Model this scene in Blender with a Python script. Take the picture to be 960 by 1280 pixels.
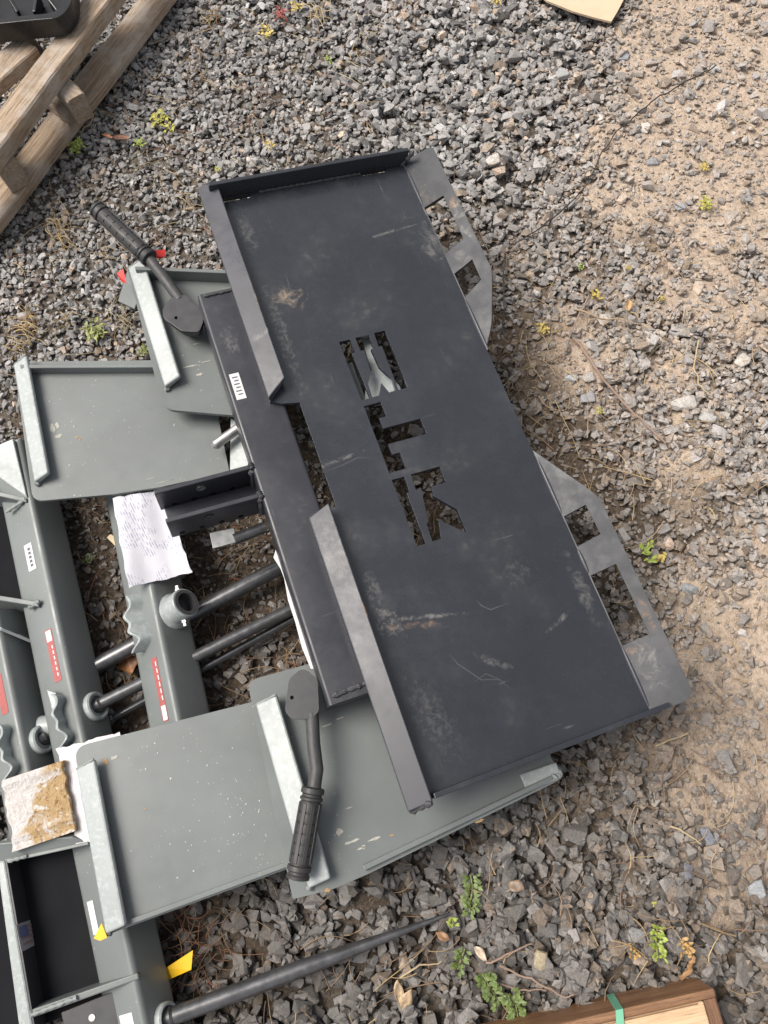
import bpy, bmesh, math, random
import numpy as np
from mathutils import Vector, Matrix
from mathutils.geometry import tessellate_polygon

for o in list(bpy.data.objects):
    bpy.data.objects.remove(o, do_unlink=True)
scene = bpy.context.scene
C = scene.collection
rnd = random.Random(11)
R = math.radians

# ------------------------------------------------------------------ camera
CAM_H = 1.43
FPX = 945.0                      # focal length in photo pixels (960 x 1280)
TILT = R(18.5693)                # away from straight down
cam_data = bpy.data.cameras.new('camera')
cam_data.sensor_fit = 'AUTO'
cam_data.sensor_width = 36.0
cam_data.lens = FPX / 1280.0 * 36.0
cam_data.clip_start = 0.02
cam_data.clip_end = 500.0
cam = bpy.data.objects.new('camera', cam_data)
C.objects.link(cam)
cam.location = (0, 0, CAM_H)
cam.rotation_euler = (TILT, 0, 0)
scene.camera = cam
scene.render.resolution_x = 768
scene.render.resolution_y = 1024

# ------------------------------------------------------------------ sky, sun, exposure
SUN_AZ = R(-78)                  # measured from +Y (up in the photo) towards +X; the light comes from the left
SUN_EL = R(56)
world = bpy.data.worlds.new('World')
scene.world = world
world.use_nodes = True
wn = world.node_tree.nodes
wl = world.node_tree.links
wn.clear()
w_out = wn.new('ShaderNodeOutputWorld')
w_bg = wn.new('ShaderNodeBackground')
w_hs = wn.new('ShaderNodeHueSaturation')
w_sky = wn.new('ShaderNodeTexSky')
w_sky.sky_type = 'NISHITA'
w_sky.sun_disc = False
w_sky.sun_elevation = SUN_EL
w_sky.sun_rotation = SUN_AZ
w_sky.air_density = 1.0
w_sky.dust_density = 3.0
w_hs.inputs['Saturation'].default_value = 0.22      # overcast: a nearly colourless sky
w_bg.inputs['Strength'].default_value = 0.052
wl.new(w_sky.outputs['Color'], w_hs.inputs['Color'])
wl.new(w_hs.outputs['Color'], w_bg.inputs['Color'])
wl.new(w_bg.outputs['Background'], w_out.inputs['Surface'])

sun_data = bpy.data.lights.new('sun', 'SUN')
sun_data.energy = 1.5
sun_data.angle = R(32)
sun_data.color = (1.0, 0.93, 0.84)
sun = bpy.data.objects.new('sun', sun_data)
C.objects.link(sun)
sd = Vector((math.sin(SUN_AZ) * math.cos(SUN_EL), math.cos(SUN_AZ) * math.cos(SUN_EL), math.sin(SUN_EL)))
sun.rotation_euler = sd.to_track_quat('Z', 'Y').to_euler()
sun.location = sd * 5

scene.view_settings.view_transform = 'Standard'
scene.view_settings.look = 'None'
scene.view_settings.gamma = 1.0
scene.view_settings.use_curve_mapping = False
scene.view_settings.exposure = 1.6
scene.cycles.max_bounces = 5
scene.cycles.diffuse_bounces = 2
scene.cycles.glossy_bounces = 2

# ------------------------------------------------------------------ measuring
_c, _s = math.cos(TILT), math.sin(TILT)


def spot(px, py, z=0.0):
    """Place in the yard, at height z, of a point measured in the photograph."""
    x, y = (px - 480.0) / FPX, (640.0 - py) / FPX
    d = Vector((x, y * _c + _s, y * _s - _c))
    return Vector((0, 0, CAM_H)) + d * ((z - CAM_H) / d.z)


def spot_on(px, py, p0, n):
    x, y = (px - 480.0) / FPX, (640.0 - py) / FPX
    d = Vector((x, y * _c + _s, y * _s - _c))
    o = Vector((0, 0, CAM_H))
    return o + d * ((p0 - o).dot(n) / d.dot(n))


# ------------------------------------------------------------------ materials
def new_mat(name):
    m = bpy.data.materials.new(name)
    m.use_nodes = True
    nt = m.node_tree
    b = nt.nodes['Principled BSDF']
    return m, nt, b


def nd(nt, typ, **kw):
    n = nt.nodes.new(typ)
    for k, v in kw.items():
        if k in n.inputs.keys():
            n.inputs[k].default_value = v
        else:
            setattr(n, k, v)
    return n


def lk(nt, a, b):
    nt.links.new(a, b)


def coords(nt, attr=None, scale=None):
    if attr:
        a = nd(nt, 'ShaderNodeAttribute')
        a.attribute_name = attr
        out = a.outputs['Vector']
    else:
        a = nd(nt, 'ShaderNodeNewGeometry')
        out = a.outputs['Position']
    if scale:
        mp = nd(nt, 'ShaderNodeMapping')
        mp.inputs['Scale'].default_value = scale
        lk(nt, out, mp.inputs['Vector'])
        out = mp.outputs['Vector']
    return out


def noise(nt, vec, scale, detail=4.0, rough=0.55, dist=0.0):
    n = nd(nt, 'ShaderNodeTexNoise')
    n.inputs['Scale'].default_value = scale
    n.inputs['Detail'].default_value = detail
    n.inputs['Roughness'].default_value = rough
    n.inputs['Distortion'].default_value = dist
    lk(nt, vec, n.inputs['Vector'])
    return n.outputs['Fac']


def ramp(nt, fac, lo, hi, a=0.0, b=1.0):
    n = nd(nt, 'ShaderNodeMapRange')
    n.interpolation_type = 'SMOOTHSTEP'
    n.inputs['From Min'].default_value = lo
    n.inputs['From Max'].default_value = hi
    n.inputs['To Min'].default_value = a
    n.inputs['To Max'].default_value = b
    lk(nt, fac, n.inputs['Value'])
    return n.outputs['Result']


def math_n(nt, op, a, b=None):
    n = nd(nt, 'ShaderNodeMath')
    n.operation = op
    for i, v in enumerate((a, b)):
        if v is None:
            continue
        if isinstance(v, (int, float)):
            n.inputs[i].default_value = v
        else:
            lk(nt, v, n.inputs[i])
    return n.outputs[0]


def mixc(nt, fac, a, b, mode='MIX'):
    n = nd(nt, 'ShaderNodeMix')
    n.data_type = 'RGBA'
    n.blend_type = mode
    for sock, v in ((n.inputs[0], fac), (n.inputs[6], a), (n.inputs[7], b)):
        if isinstance(v, (int, float)):
            sock.default_value = v
        elif isinstance(v, (tuple, list)):
            sock.default_value = tuple(v) + ((1.0,) if len(v) == 3 else ())
        else:
            lk(nt, v, sock)
    return n.outputs[2]


def bump(nt, b, h, strength=0.2, dist=0.002):
    n = nd(nt, 'ShaderNodeBump')
    n.inputs['Strength'].default_value = strength
    n.inputs['Distance'].default_value = dist
    lk(nt, h, n.inputs['Height'])
    lk(nt, n.outputs['Normal'], b.inputs['Normal'])


def simple(name, col, rough=0.5, var=0.15, scale=40, bumpy=0.0, metal=0.0, spec=0.5):
    m, nt, b = new_mat(name)
    v = coords(nt)
    f = noise(nt, v, scale, 5)
    lo = tuple(c * (1 - var) for c in col)
    hi = tuple(min(1, c * (1 + var)) for c in col)
    lk(nt, mixc(nt, f, lo, hi), b.inputs['Base Color'])
    lk(nt, ramp(nt, f, 0.3, 0.7, rough * 0.85, min(1, rough * 1.15)), b.inputs['Roughness'])
    b.inputs['Metallic'].default_value = metal
    b.inputs['Specular IOR Level'].default_value = spec
    if bumpy:
        bump(nt, b, noise(nt, v, scale * 6, 3), bumpy, 0.001)
    return m


def paint(name, col, rough, smudges=(), attr=None, scratch=0.25, dust=0.15, dustcol=(0.33, 0.29, 0.25), fleck=0.0, mottle=0.0, spec=0.5):
    """Shop paint on steel with handling dust, scratches and rubbed patches that have places of their own."""
    m, nt, b = new_mat(name)
    v = coords(nt, attr)
    vw = coords(nt)
    big = noise(nt, vw, 6, 3)
    base = mixc(nt, ramp(nt, big, 0.3, 0.7), tuple(c * 0.9 for c in col), tuple(c * 1.1 for c in col))
    if mottle:
        mo = noise(nt, vw, 130, 2)
        base = mixc(nt, ramp(nt, mo, 0.5, 0.66, 0, mottle), base, tuple(min(1, c * 1.9) for c in col))
    fine = noise(nt, vw, 55, 6, 0.7)
    patch = noise(nt, vw, 9, 3, 0.6)
    df = math_n(nt, 'MULTIPLY', ramp(nt, fine, 0.5, 0.75), ramp(nt, patch, 0.5, 0.75))
    df = math_n(nt, 'MULTIPLY', df, dust)
    base = mixc(nt, df, base, dustcol)
    # fine scratches: noise drawn out two ways
    sc = None
    for k, (sx, sy) in enumerate(((9, 320), (260, 14))):
        mp = nd(nt, 'ShaderNodeMapping')
        mp.inputs['Scale'].default_value = (sx, sy, 60)
        mp.inputs['Rotation'].default_value = (0, 0, 0.35 + 0.8 * k)
        lk(nt, v, mp.inputs['Vector'])
        n1 = noise(nt, mp.outputs['Vector'], 1.0, 2, 0.5, 0.6)
        s = math_n(nt, 'MULTIPLY', ramp(nt, n1, 0.70, 0.76), ramp(nt, noise(nt, v, 7 + 4 * k, 2), 0.52, 0.66))
        sc = s if sc is None else math_n(nt, 'MAXIMUM', sc, s)
    base = mixc(nt, math_n(nt, 'MULTIPLY', sc, scratch), base, (0.42, 0.41, 0.40))
    if fleck:
        vo = nd(nt, 'ShaderNodeTexVoronoi')
        vo.inputs['Scale'].default_value = 85
        lk(nt, vw, vo.inputs['Vector'])
        fl = math_n(nt, 'MULTIPLY', ramp(nt, vo.outputs['Distance'], 0.05, 0.10, 1, 0), ramp(nt, patch, 0.42, 0.6))
        base = mixc(nt, math_n(nt, 'MULTIPLY', fl, fleck), base, (0.6, 0.6, 0.58))
    dusty = df
    shared = [noise(nt, v, 34, 5, 0.78, 1.2), noise(nt, v, 95, 5, 0.75, 0.5)] if smudges else None
    for (cu, cv, ru, rv, ang, col2, st, ns) in smudges:
        mp = nd(nt, 'ShaderNodeMapping')
        mp.vector_type = 'TEXTURE'
        mp.inputs['Location'].default_value = (cu, cv, 0)
        mp.inputs['Rotation'].default_value = (0, 0, ang)
        mp.inputs['Scale'].default_value = (ru, rv, 1000)
        lk(nt, v, mp.inputs['Vector'])
        ln = nd(nt, 'ShaderNodeVectorMath')
        ln.operation = 'LENGTH'
        lk(nt, mp.outputs['Vector'], ln.inputs[0])
        fall = ramp(nt, ln.outputs['Value'], 0.15, 1.0, 1.0, 0.0)
        nz = shared[0] if ns < 75 else shared[1]
        add = math_n(nt, 'ADD', nz, math_n(nt, 'MULTIPLY', fall, 0.20))
        f = math_n(nt, 'MULTIPLY', math_n(nt, 'MULTIPLY', ramp(nt, add, 0.60, 0.86), ramp(nt, fall, 0.0, 0.5)), st * 0.60)
        base = mixc(nt, f, base, col2)
        dusty = math_n(nt, 'MAXIMUM', dusty, f)
    lk(nt, base, b.inputs['Base Color'])
    rr = math_n(nt, 'ADD', ramp(nt, fine, 0.3, 0.7, rough - 0.05, rough + 0.06), math_n(nt, 'MULTIPLY', dusty, 0.3))
    rr = math_n(nt, 'ADD', rr, ramp(nt, patch, 0.35, 0.7, -0.05, 0.14))
    lk(nt, rr, b.inputs['Roughness'])
    b.inputs['Specular IOR Level'].default_value = spec
    orange = noise(nt, vw, 420, 2)
    bump(nt, b, math_n(nt, 'ADD', orange, math_n(nt, 'MULTIPLY', sc, -0.6)), 0.10, 0.0006)
    return m


TAN = (0.40, 0.31, 0.22)
PALE = (0.42, 0.40, 0.37)
RUST = (0.34, 0.20, 0.11)
BLACK_SMUDGES = [
    (0.225, -0.315, 0.060, 0.050, 0.5, TAN, 0.75, 45),
    (0.060, -0.350, 0.070, 0.030, 0.0, PALE, 0.30, 90),
    (0.300, -0.350, 0.200, 0.025, 0.0, PALE, 0.22, 90),
    (0.170, -0.010, 0.080, 0.035, 0.0, PALE, 0.32, 70),
    (0.850, -0.345, 0.060, 0.035, 0.4, PALE, 0.38, 90),
    (0.872, -0.300, 0.010, 0.085, -0.22, RUST, 0.70, 40),
    (0.866, -0.270, 0.007, 0.110, -0.22, PALE, 0.50, 60),
    (0.790, -0.350, 0.060, 0.022, 0.0, PALE, 0.28, 90),
    (1.010, -0.330, 0.120, 0.045, 0.2, PALE, 0.14, 90),
    (0.960, -0.210, 0.070, 0.012, 0.9, PALE, 0.30, 40),
    (0.840, -0.110, 0.040, 0.050, 0.0, PALE, 0.13, 90),
    (0.900, -0.015, 0.120, 0.022, 0.0, PALE, 0.30, 60),
    (0.560, -0.330, 0.008, 0.080, 0.1, PALE, 0.55, 50),
    (0.940, -0.080, 0.008, 0.050, 0.4, PALE, 0.45, 40),
    (0.120, -0.060, 0.006, 0.110, 0.1, PALE, 0.35, 40),
]
M = {}
BLACK = (0.021, 0.0230, 0.0295)
M['black'] = paint('black_paint', BLACK, 0.26, BLACK_SMUDGES, 'local', 0.22, 0.12, spec=0.8)
M['black_flange'] = paint('black_flange_paint', BLACK, 0.46, [
    (0.105, 0.055, 0.030, 0.022, 0, RUST, 0.95, 55), (0.15, 0.058, 0.09, 0.02, 0, PALE, 0.6, 70),
    (0.22, 0.03, 0.05, 0.03, 0, PALE, 0.35, 70), (0.975, 0.058, 0.05, 0.016, 0, RUST, 0.8, 60),
    (1.02, 0.02, 0.012, 0.03, 0, RUST, 0.8, 60), (1.05, 0.03, 0.08, 0.03, 0, PALE, 0.4, 60),
    (0.06, 0.02, 0.05, 0.03, 0, TAN, 0.35, 70)], 'local', 0.35, 0.25)
M['black_lip_lit'] = paint('black_lip_lit_paint', (0.045, 0.046, 0.057), 0.34, [  # lighter copy of the black paint; sky sheen on the lips is in the colour
    (0.30, -0.39, 0.012, 0.05, 0.3, PALE, 0.6, 60), (0.22, -0.375, 0.12, 0.01, 0, TAN, 0.6, 70),
    (0.72, -0.39, 0.12, 0.05, 0, PALE, 0.34, 180), (0.40, -0.385, 0.05, 0.03, 0, PALE, 0.25, 160),
    (0.83, -0.375, 0.03, 0.01, 0, RUST, 0.8, 70)], 'local', 0.2, 0.2)
M['black_tube'] = paint('black_tube_paint', (0.030, 0.031, 0.039), 0.36, [
    (0.28, -0.44, 0.05, 0.03, 0, PALE, 0.3, 90)], 'local', 0.2, 0.15)
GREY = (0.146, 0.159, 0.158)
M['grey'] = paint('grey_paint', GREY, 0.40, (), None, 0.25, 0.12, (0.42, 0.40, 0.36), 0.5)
M['grey_lip_lit'] = paint('grey_lip_lit_paint', tuple(c * 2.0 for c in GREY), 0.34, (), None, 0.12, 0.1, (0.45, 0.43, 0.4), 0.0, 0.22)  # brightened copy of the grey paint; light on the lips is painted in
M['scuff'] = simple('scratched_paint', (0.085, 0.085, 0.088), .6, .4, 300)
M['weld'] = simple('weld_bead', (0.05, 0.05, 0.055), 0.5, 0.4, 200, 0.8)
M['grey_weld'] = simple('grey_weld_bead', (0.24, 0.26, 0.255), 0.5, 0.3, 200, 0.8)
M['rod'] = simple('oiled_black_rod', (0.12, 0.12, 0.125), 0.32, 0.5, 70, 0.08, 0.65, 0.8)
M['cast'] = simple('cast_black_rod', (0.045, 0.044, 0.046), 0.55, 0.5, 110, 0.35)
M['lever'] = simple('lever_plate_black', (0.036, 0.035, 0.040), 0.38, 0.12, 60, 0.05)
M['rubber'] = simple('grip_rubber', (0.030, 0.029, 0.030), 0.55, 0.3, 60, 0.15)
M['zinc'] = simple('zinc_bolt', (0.40, 0.40, 0.39), 0.4, 0.2, 80, 0.1, 0.8)
M['hole'] = simple('deep_shade_black', (0.012, 0.012, 0.014), 0.85, 0.1, 12, 0.0, 0.0, 0.1)  # near-black that paints the shade in bores, well and gap
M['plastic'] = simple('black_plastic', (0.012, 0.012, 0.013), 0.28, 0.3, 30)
M['yellow'] = simple('yellow_tag', (0.72, 0.42, 0.012), 0.5, 0.08, 60)
M['red'] = simple('red_ribbon', (0.60, 0.025, 0.02), 0.5, 0.15, 60)
M['white'] = simple('white_label', (0.58, 0.58, 0.58), 0.5, 0.05, 40)
M['dimmed'] = simple('shade_dimmed_sticker', (0.30, 0.30, 0.32), 0.6, 0.1, 60)  # flag colours dimmed to paint in the shade inside the box
M['dimmedred'] = simple('shade_dimmed_red', (0.30, 0.17, 0.17), .6)
M['dimmedblue'] = simple('shade_dimmed_blue', (0.10, 0.12, 0.24), .6)
M['ink'] = simple('printed_ink', (0.09, 0.09, 0.12), 0.6, 0.2, 60)
M['redink'] = simple('red_print', (0.34, 0.09, 0.085), 0.45, 0.25, 200)
M['blueink'] = simple('blue_print', (0.03, 0.05, 0.22), 0.45, 0.2, 60)
M['strap'] = simple('green_strap', (0.16, 0.42, 0.28), 0.4, 0.1, 50)
M['droplet'] = simple('droplet_glint', (0.27, 0.29, 0.285), 0.2, 0.15, 60)  # pale base paints the sky reflection on the water drops


def wood(name, dark, light, axis, rough=0.8, grey=None):
    m, nt, b = new_mat(name)
    v = coords(nt)
    ang = math.atan2(axis.y, axis.x)
    mp = nd(nt, 'ShaderNodeMapping')
    mp.inputs['Rotation'].default_value = (0, 0, -ang)
    lk(nt, v, mp.inputs['Vector'])
    mp2 = nd(nt, 'ShaderNodeMapping')
    mp2.inputs['Scale'].default_value = (3, 60, 60)
    lk(nt, mp.outputs['Vector'], mp2.inputs['Vector'])
    g = noise(nt, mp2.outputs['Vector'], 2.6, 6, 0.72, 0.5)
    base = mixc(nt, ramp(nt, g, 0.32, 0.68), dark, light)
    p = noise(nt, v, 14, 4, 0.6)
    if grey:
        base = mixc(nt, ramp(nt, p, 0.42, 0.68, 0, 0.75), base, grey)
    fine = noise(nt, mp2.outputs['Vector'], 9, 3, 0.7)
    base = mixc(nt, ramp(nt, fine, 0.56, 0.70, 0, 0.7), base, tuple(c * 0.35 for c in dark))
    lk(nt, base, b.inputs['Base Color'])
    b.inputs['Roughness'].default_value = rough
    bump(nt, b, math_n(nt, 'ADD', g, fine), 0.5, 0.003)
    return m


def paper_mat(name, col, lines, ang, ink=(0.12, 0.12, 0.2), stain=None, strength=0.6, words=70.0):
    """Printed paper: broken rows of small type."""
    m, nt, b = new_mat(name)
    v = coords(nt)
    mp = nd(nt, 'ShaderNodeMapping')
    mp.inputs['Rotation'].default_value = (0, 0, -ang)
    lk(nt, v, mp.inputs['Vector'])
    sep = nd(nt, 'ShaderNodeSeparateXYZ')
    lk(nt, mp.outputs['Vector'], sep.inputs[0])
    row = math_n(nt, 'FRACT', math_n(nt, 'MULTIPLY', sep.outputs[1], lines))
    inrow = ramp(nt, row, 0.45, 0.6)
    mp2 = nd(nt, 'ShaderNodeMapping')
    mp2.inputs['Scale'].default_value = (words * 1.6, lines, 1)
    lk(nt, mp.outputs['Vector'], mp2.inputs['Vector'])
    ch = ramp(nt, noise(nt, mp2.outputs['Vector'], 1.0, 2, 0.6), 0.44, 0.58)
    blk = ramp(nt, noise(nt, v, 22, 1), 0.42, 0.5)
    f = math_n(nt, 'MULTIPLY', math_n(nt, 'MULTIPLY', inrow, ch), math_n(nt, 'MULTIPLY', blk, strength))
    base = mixc(nt, noise(nt, v, 18, 3), tuple(c * 0.86 for c in col), col)
    base = mixc(nt, f, base, ink)
    if stain:
        s = ramp(nt, noise(nt, v, 30, 5, 0.65), 0.56, 0.74, 0, 0.8)
        base = mixc(nt, s, base, stain)
    lk(nt, base, b.inputs['Base Color'])
    b.inputs['Roughness'].default_value = 0.55
    bump(nt, b, noise(nt, v, 35, 4), 0.35, 0.004)
    return m


# ------------------------------------------------------------------ object helpers
def empty(name, loc, label=None, cat=None, group=None):
    o = bpy.data.objects.new(name, None)
    o.empty_display_size = 0.05
    C.objects.link(o)
    o.location = loc
    tag(o, label, cat, group)
    return o


def tag(o, label=None, cat=None, group=None, kind=None):
    if label:
        o['label'] = label
    if cat:
        o['category'] = cat
    if group:
        o['group'] = group
    if kind:
        o['kind'] = kind
    return o


def root_loc(p):
    l = Vector((0, 0, 0))
    while p is not None:
        l = l + Vector(p.location)
        p = p.parent
    return l


def obj(name, verts, faces, mat, parent=None, smooth=False, bevel=0.0, local=None, seg=2, origin=None, autosmooth=None):
    """One mesh object; verts in yard coordinates."""
    if parent is not None:
        off = root_loc(parent)
        loc = Vector((0, 0, 0))
    else:
        vs = [Vector(v) for v in verts]
        off = Vector(origin) if origin is not None else Vector((sum(v.x for v in vs) / len(vs), sum(v.y for v in vs) / len(vs), min(v.z for v in vs)))
        loc = off
    me = bpy.data.meshes.new(name)
    me.from_pydata([tuple(Vector(v) - off) for v in verts], [], [tuple(f) for f in faces])
    me.validate()
    if local is not None and len(local) == len(me.vertices):
        a = me.attributes.new('local', 'FLOAT_VECTOR', 'POINT')
        a.data.foreach_set('vector', np.array(local, dtype=np.float32).ravel())
    bm = bmesh.new()
    bm.from_mesh(me)
    bmesh.ops.recalc_face_normals(bm, faces=bm.faces)
    bm.to_mesh(me)
    bm.free()
    me.materials.append(M[mat] if isinstance(mat, str) else mat)
    me.polygons.foreach_set('use_smooth', [bool(smooth)] * len(me.polygons))
    if smooth:
        if autosmooth:
            try:
                me.set_sharp_from_angle(angle=R(autosmooth))
            except Exception:
                pass
    o = bpy.data.objects.new(name, me)
    C.objects.link(o)
    o.location = loc
    if parent is not None:
        o.parent = parent
    if bevel:
        b = o.modifiers.new('bevel', 'BEVEL')
        b.width = bevel
        b.segments = seg
        b.limit_method = 'ANGLE'
        b.angle_limit = R(35)
    return o


def rounded(poly, radii, n=5):
    out = []
    k = len(poly)
    for i in range(k):
        p = Vector(poly[i])
        r = radii[i] if isinstance(radii, (list, tuple)) else radii
        if r <= 0:
            out.append((p.x, p.y))
            continue
        a, b = Vector(poly[i - 1]) - p, Vector(poly[(i + 1) % k]) - p
        r = min(r, a.length * 0.45, b.length * 0.45)
        pa, pb = p + a.normalized() * r, p + b.normalized() * r
        for j in range(n + 1):
            t = j / n
            q = pa * (1 - t) ** 2 + p * 2 * t * (1 - t) + pb * t * t
            out.append((q.x, q.y))
    return out


def sheet(name, outer, holes, frame, thick, mat, parent=None, bevel=0.0012, origin=None):
    """Flat steel plate with holes. frame = (O, U, V, N); the top face lies at h = 0, thickness goes down."""
    O, U, V, N = frame
    rings = [[(a[0], a[1]) for a in r] for r in [outer] + list(holes)]
    flat = [p for r in rings for p in r]
    tris = tessellate_polygon([[Vector((p[0], p[1], 0)) for p in r] for r in rings])
    n = len(flat)
    verts, local = [], []
    for h in (0.0, -thick):
        for p in flat:
            verts.append(O + U * p[0] + V * p[1] + N * h)
            local.append((p[0], p[1], h))
    faces = [tuple(t) for t in tris] + [tuple(n + i for i in reversed(t)) for t in tris]
    s = 0
    for r in rings:
        k = len(r)
        for i in range(k):
            a, b = s + i, s + (i + 1) % k
            faces.append((a, b, n + b, n + a))
        s += k
    return obj(name, verts, faces, mat, parent, bevel=bevel, local=local, origin=origin)


def box(name, c8, mat, parent=None, bevel=0.0015, local=None, origin=None):
    """Hexahedron from 4 bottom + 4 top corners."""
    f = [(3, 2, 1, 0), (4, 5, 6, 7), (0, 1, 5, 4), (1, 2, 6, 5), (2, 3, 7, 6), (3, 0, 4, 7)]
    return obj(name, c8, f, mat, parent, bevel=bevel, local=local, origin=origin)


def slab(name, quad, thick, mat, parent=None, bevel=0.0015, down=True, local=None, origin=None):
    """Plate from four coplanar-ish top corners, extruded along its own normal."""
    q = [Vector(v) for v in quad]
    n = (q[1] - q[0]).cross(q[3] - q[0]).normalized()
    if n.z < 0:
        n = -n
    lo = [v - n * thick for v in q]
    return box(name, lo + q, mat, parent, bevel, None if local is None else list(local) + list(local), origin)


def slab_dir(name, quad, d, mat, parent=None, bevel=0.0012, local=None, origin=None):
    q = [Vector(v) for v in quad]
    lo = [v + Vector(d) for v in q]
    return box(name, lo + q, mat, parent, bevel, local, origin)


def frame_axes(d):
    d = d.normalized()
    up = Vector((0, 0, 1)) if abs(d.z) < 0.95 else Vector((1, 0, 0))
    s = d.cross(up).normalized()
    return d, s, s.cross(d).normalized()


def pipe(name, pts, radii, mat, parent=None, seg=16, caps=True, origin=None, jitter=0.0, smooth=True):
    pts = [Vector(p) for p in pts]
    if isinstance(radii, (int, float)):
        radii = [radii] * len(pts)
    verts, faces = [], []
    prev = None
    for i, p in enumerate(pts):
        d = (pts[min(i + 1, len(pts) - 1)] - pts[max(i - 1, 0)])
        d, s, u = frame_axes(d)
        if prev is not None:
            s = (prev - d * prev.dot(d)).normalized()
            u = s.cross(d).normalized()
        prev = s
        for j in range(seg):
            a = 2 * math.pi * j / seg
            r = radii[i] * (1 + jitter * rnd.uniform(-1, 1))
            verts.append(p + s * math.cos(a) * r + u * math.sin(a) * r)
    for i in range(len(pts) - 1):
        for j in range(seg):
            a, b = i * seg + j, i * seg + (j + 1) % seg
            faces.append((a, b, b + seg, a + seg))
    if caps:
        faces.append(tuple(range(seg))[::-1])
        faces.append(tuple((len(pts) - 1) * seg + j for j in range(seg)))
    return obj(name, verts, faces, mat, parent, smooth=smooth, origin=origin, autosmooth=40)


def lathe(name, prof, base, axis, mat, parent=None, seg=24, origin=None, smooth=True, auto=35):
    """prof: list of (radius, distance along axis)."""
    d, s, u = frame_axes(Vector(axis))
    base = Vector(base)
    verts, faces = [], []
    for (r, t) in prof:
        for j in range(seg):
            a = 2 * math.pi * j / seg
            verts.append(base + d * t + s * math.cos(a) * r + u * math.sin(a) * r)
    for i in range(len(prof) - 1):
        for j in range(seg):
            a, b = i * seg + j, i * seg + (j + 1) % seg
            faces.append((a, b, b + seg, a + seg))
    faces.append(tuple(range(seg))[::-1])
    faces.append(tuple((len(prof) - 1) * seg + j for j in range(seg)))
    return obj(name, verts, faces, mat, parent, smooth=smooth, origin=origin, autosmooth=auto)


def weld(name, a, b, r, mat, parent, n=None):
    """A ropey weld bead between two points."""
    a, b = Vector(a), Vector(b)
    L = (b - a).length
    n = n or max(6, int(L / 0.006))
    pts, rad = [], []
    for i in range(n + 1):
        t = i / n
        pts.append(a.lerp(b, t) + Vector((rnd.uniform(-1, 1), rnd.uniform(-1, 1), rnd.uniform(-1, 1))) * r * 0.18)
        rad.append(r * (1.0 + 0.28 * (1 if i % 2 else -1) + rnd.uniform(-0.15, 0.15)))
    return pipe(name, pts, rad, mat, parent, seg=8)


# ------------------------------------------------------------------ ground fields
rs = np.random.RandomState(5)


def vnoise(x, y, scale, seed):
    r = np.random.RandomState(seed)
    T = r.rand(64, 64)
    u, v = x * scale, y * scale
    i, j = np.floor(u).astype(int), np.floor(v).astype(int)
    fu, fv = u - i, v - j
    fu, fv = fu * fu * (3 - 2 * fu), fv * fv * (3 - 2 * fv)
    g = lambda a, b: T[a % 64, b % 64]
    return (g(i, j) * (1 - fu) + g(i + 1, j) * fu) * (1 - fv) + (g(i, j + 1) * (1 - fu) + g(i + 1, j + 1) * fu) * fv


def fbm(x, y, scale, seed, o=4):
    s, a, t = 0, 1.0, 0
    for k in range(o):
        s = s + a * vnoise(x, y, scale * 2 ** k, seed + k)
        t += a
        a *= 0.5
    return s / t


SAND = [(505, 15, .10, 1.0), (875, 110, .16, 1.5), (800, 240, .10, .9), (950, 40, .20, 1.5), (920, 200, .13, 1.2), (640, 300, .11, .55),
        (720, 200, .09, .4), (690, 415, .08, .6), (720, 480, .09, .5), (910, 650, .10, .6), (930, 800, .12, .75), (885, 930, .09, .75),
        (870, 1010, .06, .55), (905, 1090, .07, .45), (1010, 300, .22, .7), (1020, 900, .2, .8), (850, 560, .09, .35), (880, 400, .10, .3),
        (560, 1210, .05, .4), (520, 1180, .05, .4), (1150, 60, .4, .9)]
SAND_W = [(spot(px, py, 0).x, spot(px, py, 0).y, r, w) for px, py, r, w in SAND]
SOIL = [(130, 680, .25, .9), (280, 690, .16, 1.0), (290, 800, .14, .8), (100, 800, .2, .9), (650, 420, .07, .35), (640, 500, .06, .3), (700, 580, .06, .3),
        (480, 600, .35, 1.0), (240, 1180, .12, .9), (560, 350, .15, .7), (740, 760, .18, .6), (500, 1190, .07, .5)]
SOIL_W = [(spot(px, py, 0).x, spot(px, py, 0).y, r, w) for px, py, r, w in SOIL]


def blobs(x, y, L):
    s = np.zeros_like(x)
    for bx, by, r, w in L:
        s = s + w * np.exp(-((x - bx) ** 2 + (y - by) ** 2) / (2 * r * r))
    return s


def f_sand(x, y):
    n = fbm(x, y, 5.0, 21) - 0.5
    base = 0.20 / (1 + np.exp(-(x - 0.36 - 0.1 * y) * 12))          # the trodden right-hand side
    n2 = fbm(x, y, 16.0, 25, 3) - 0.5
    right = 0.25 + 0.75 / (1 + np.exp(-(x - 0.15 - 0.1 * y) * 9))
    return np.clip(blobs(x, y, SAND_W) * 0.95 + base + (n * 1.9 + n2 * 1.5) * right - 0.48, 0, 1)


def f_dust(x, y):
    """How much yard dust clings to the stones."""
    return np.clip(0.62 / (1 + np.exp(-(x - 0.22 - 0.1 * y) * 9)) + 0.6 * f_sand(x, y) + 0.5 * (fbm(x, y, 7.0, 51) - 0.5), 0, 1)


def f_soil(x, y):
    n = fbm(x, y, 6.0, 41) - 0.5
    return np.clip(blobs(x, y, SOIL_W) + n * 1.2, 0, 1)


def f_wet(x, y):
    """Rain-wet ground towards the near side."""
    n = fbm(x, y, 3.0, 61) - 0.5
    return np.clip(1 / (1 + np.exp((y - 0.16 + 0.45 * np.clip(x - 0.40, 0, 1)) * 8)) + n * 0.5, 0, 1)


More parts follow.
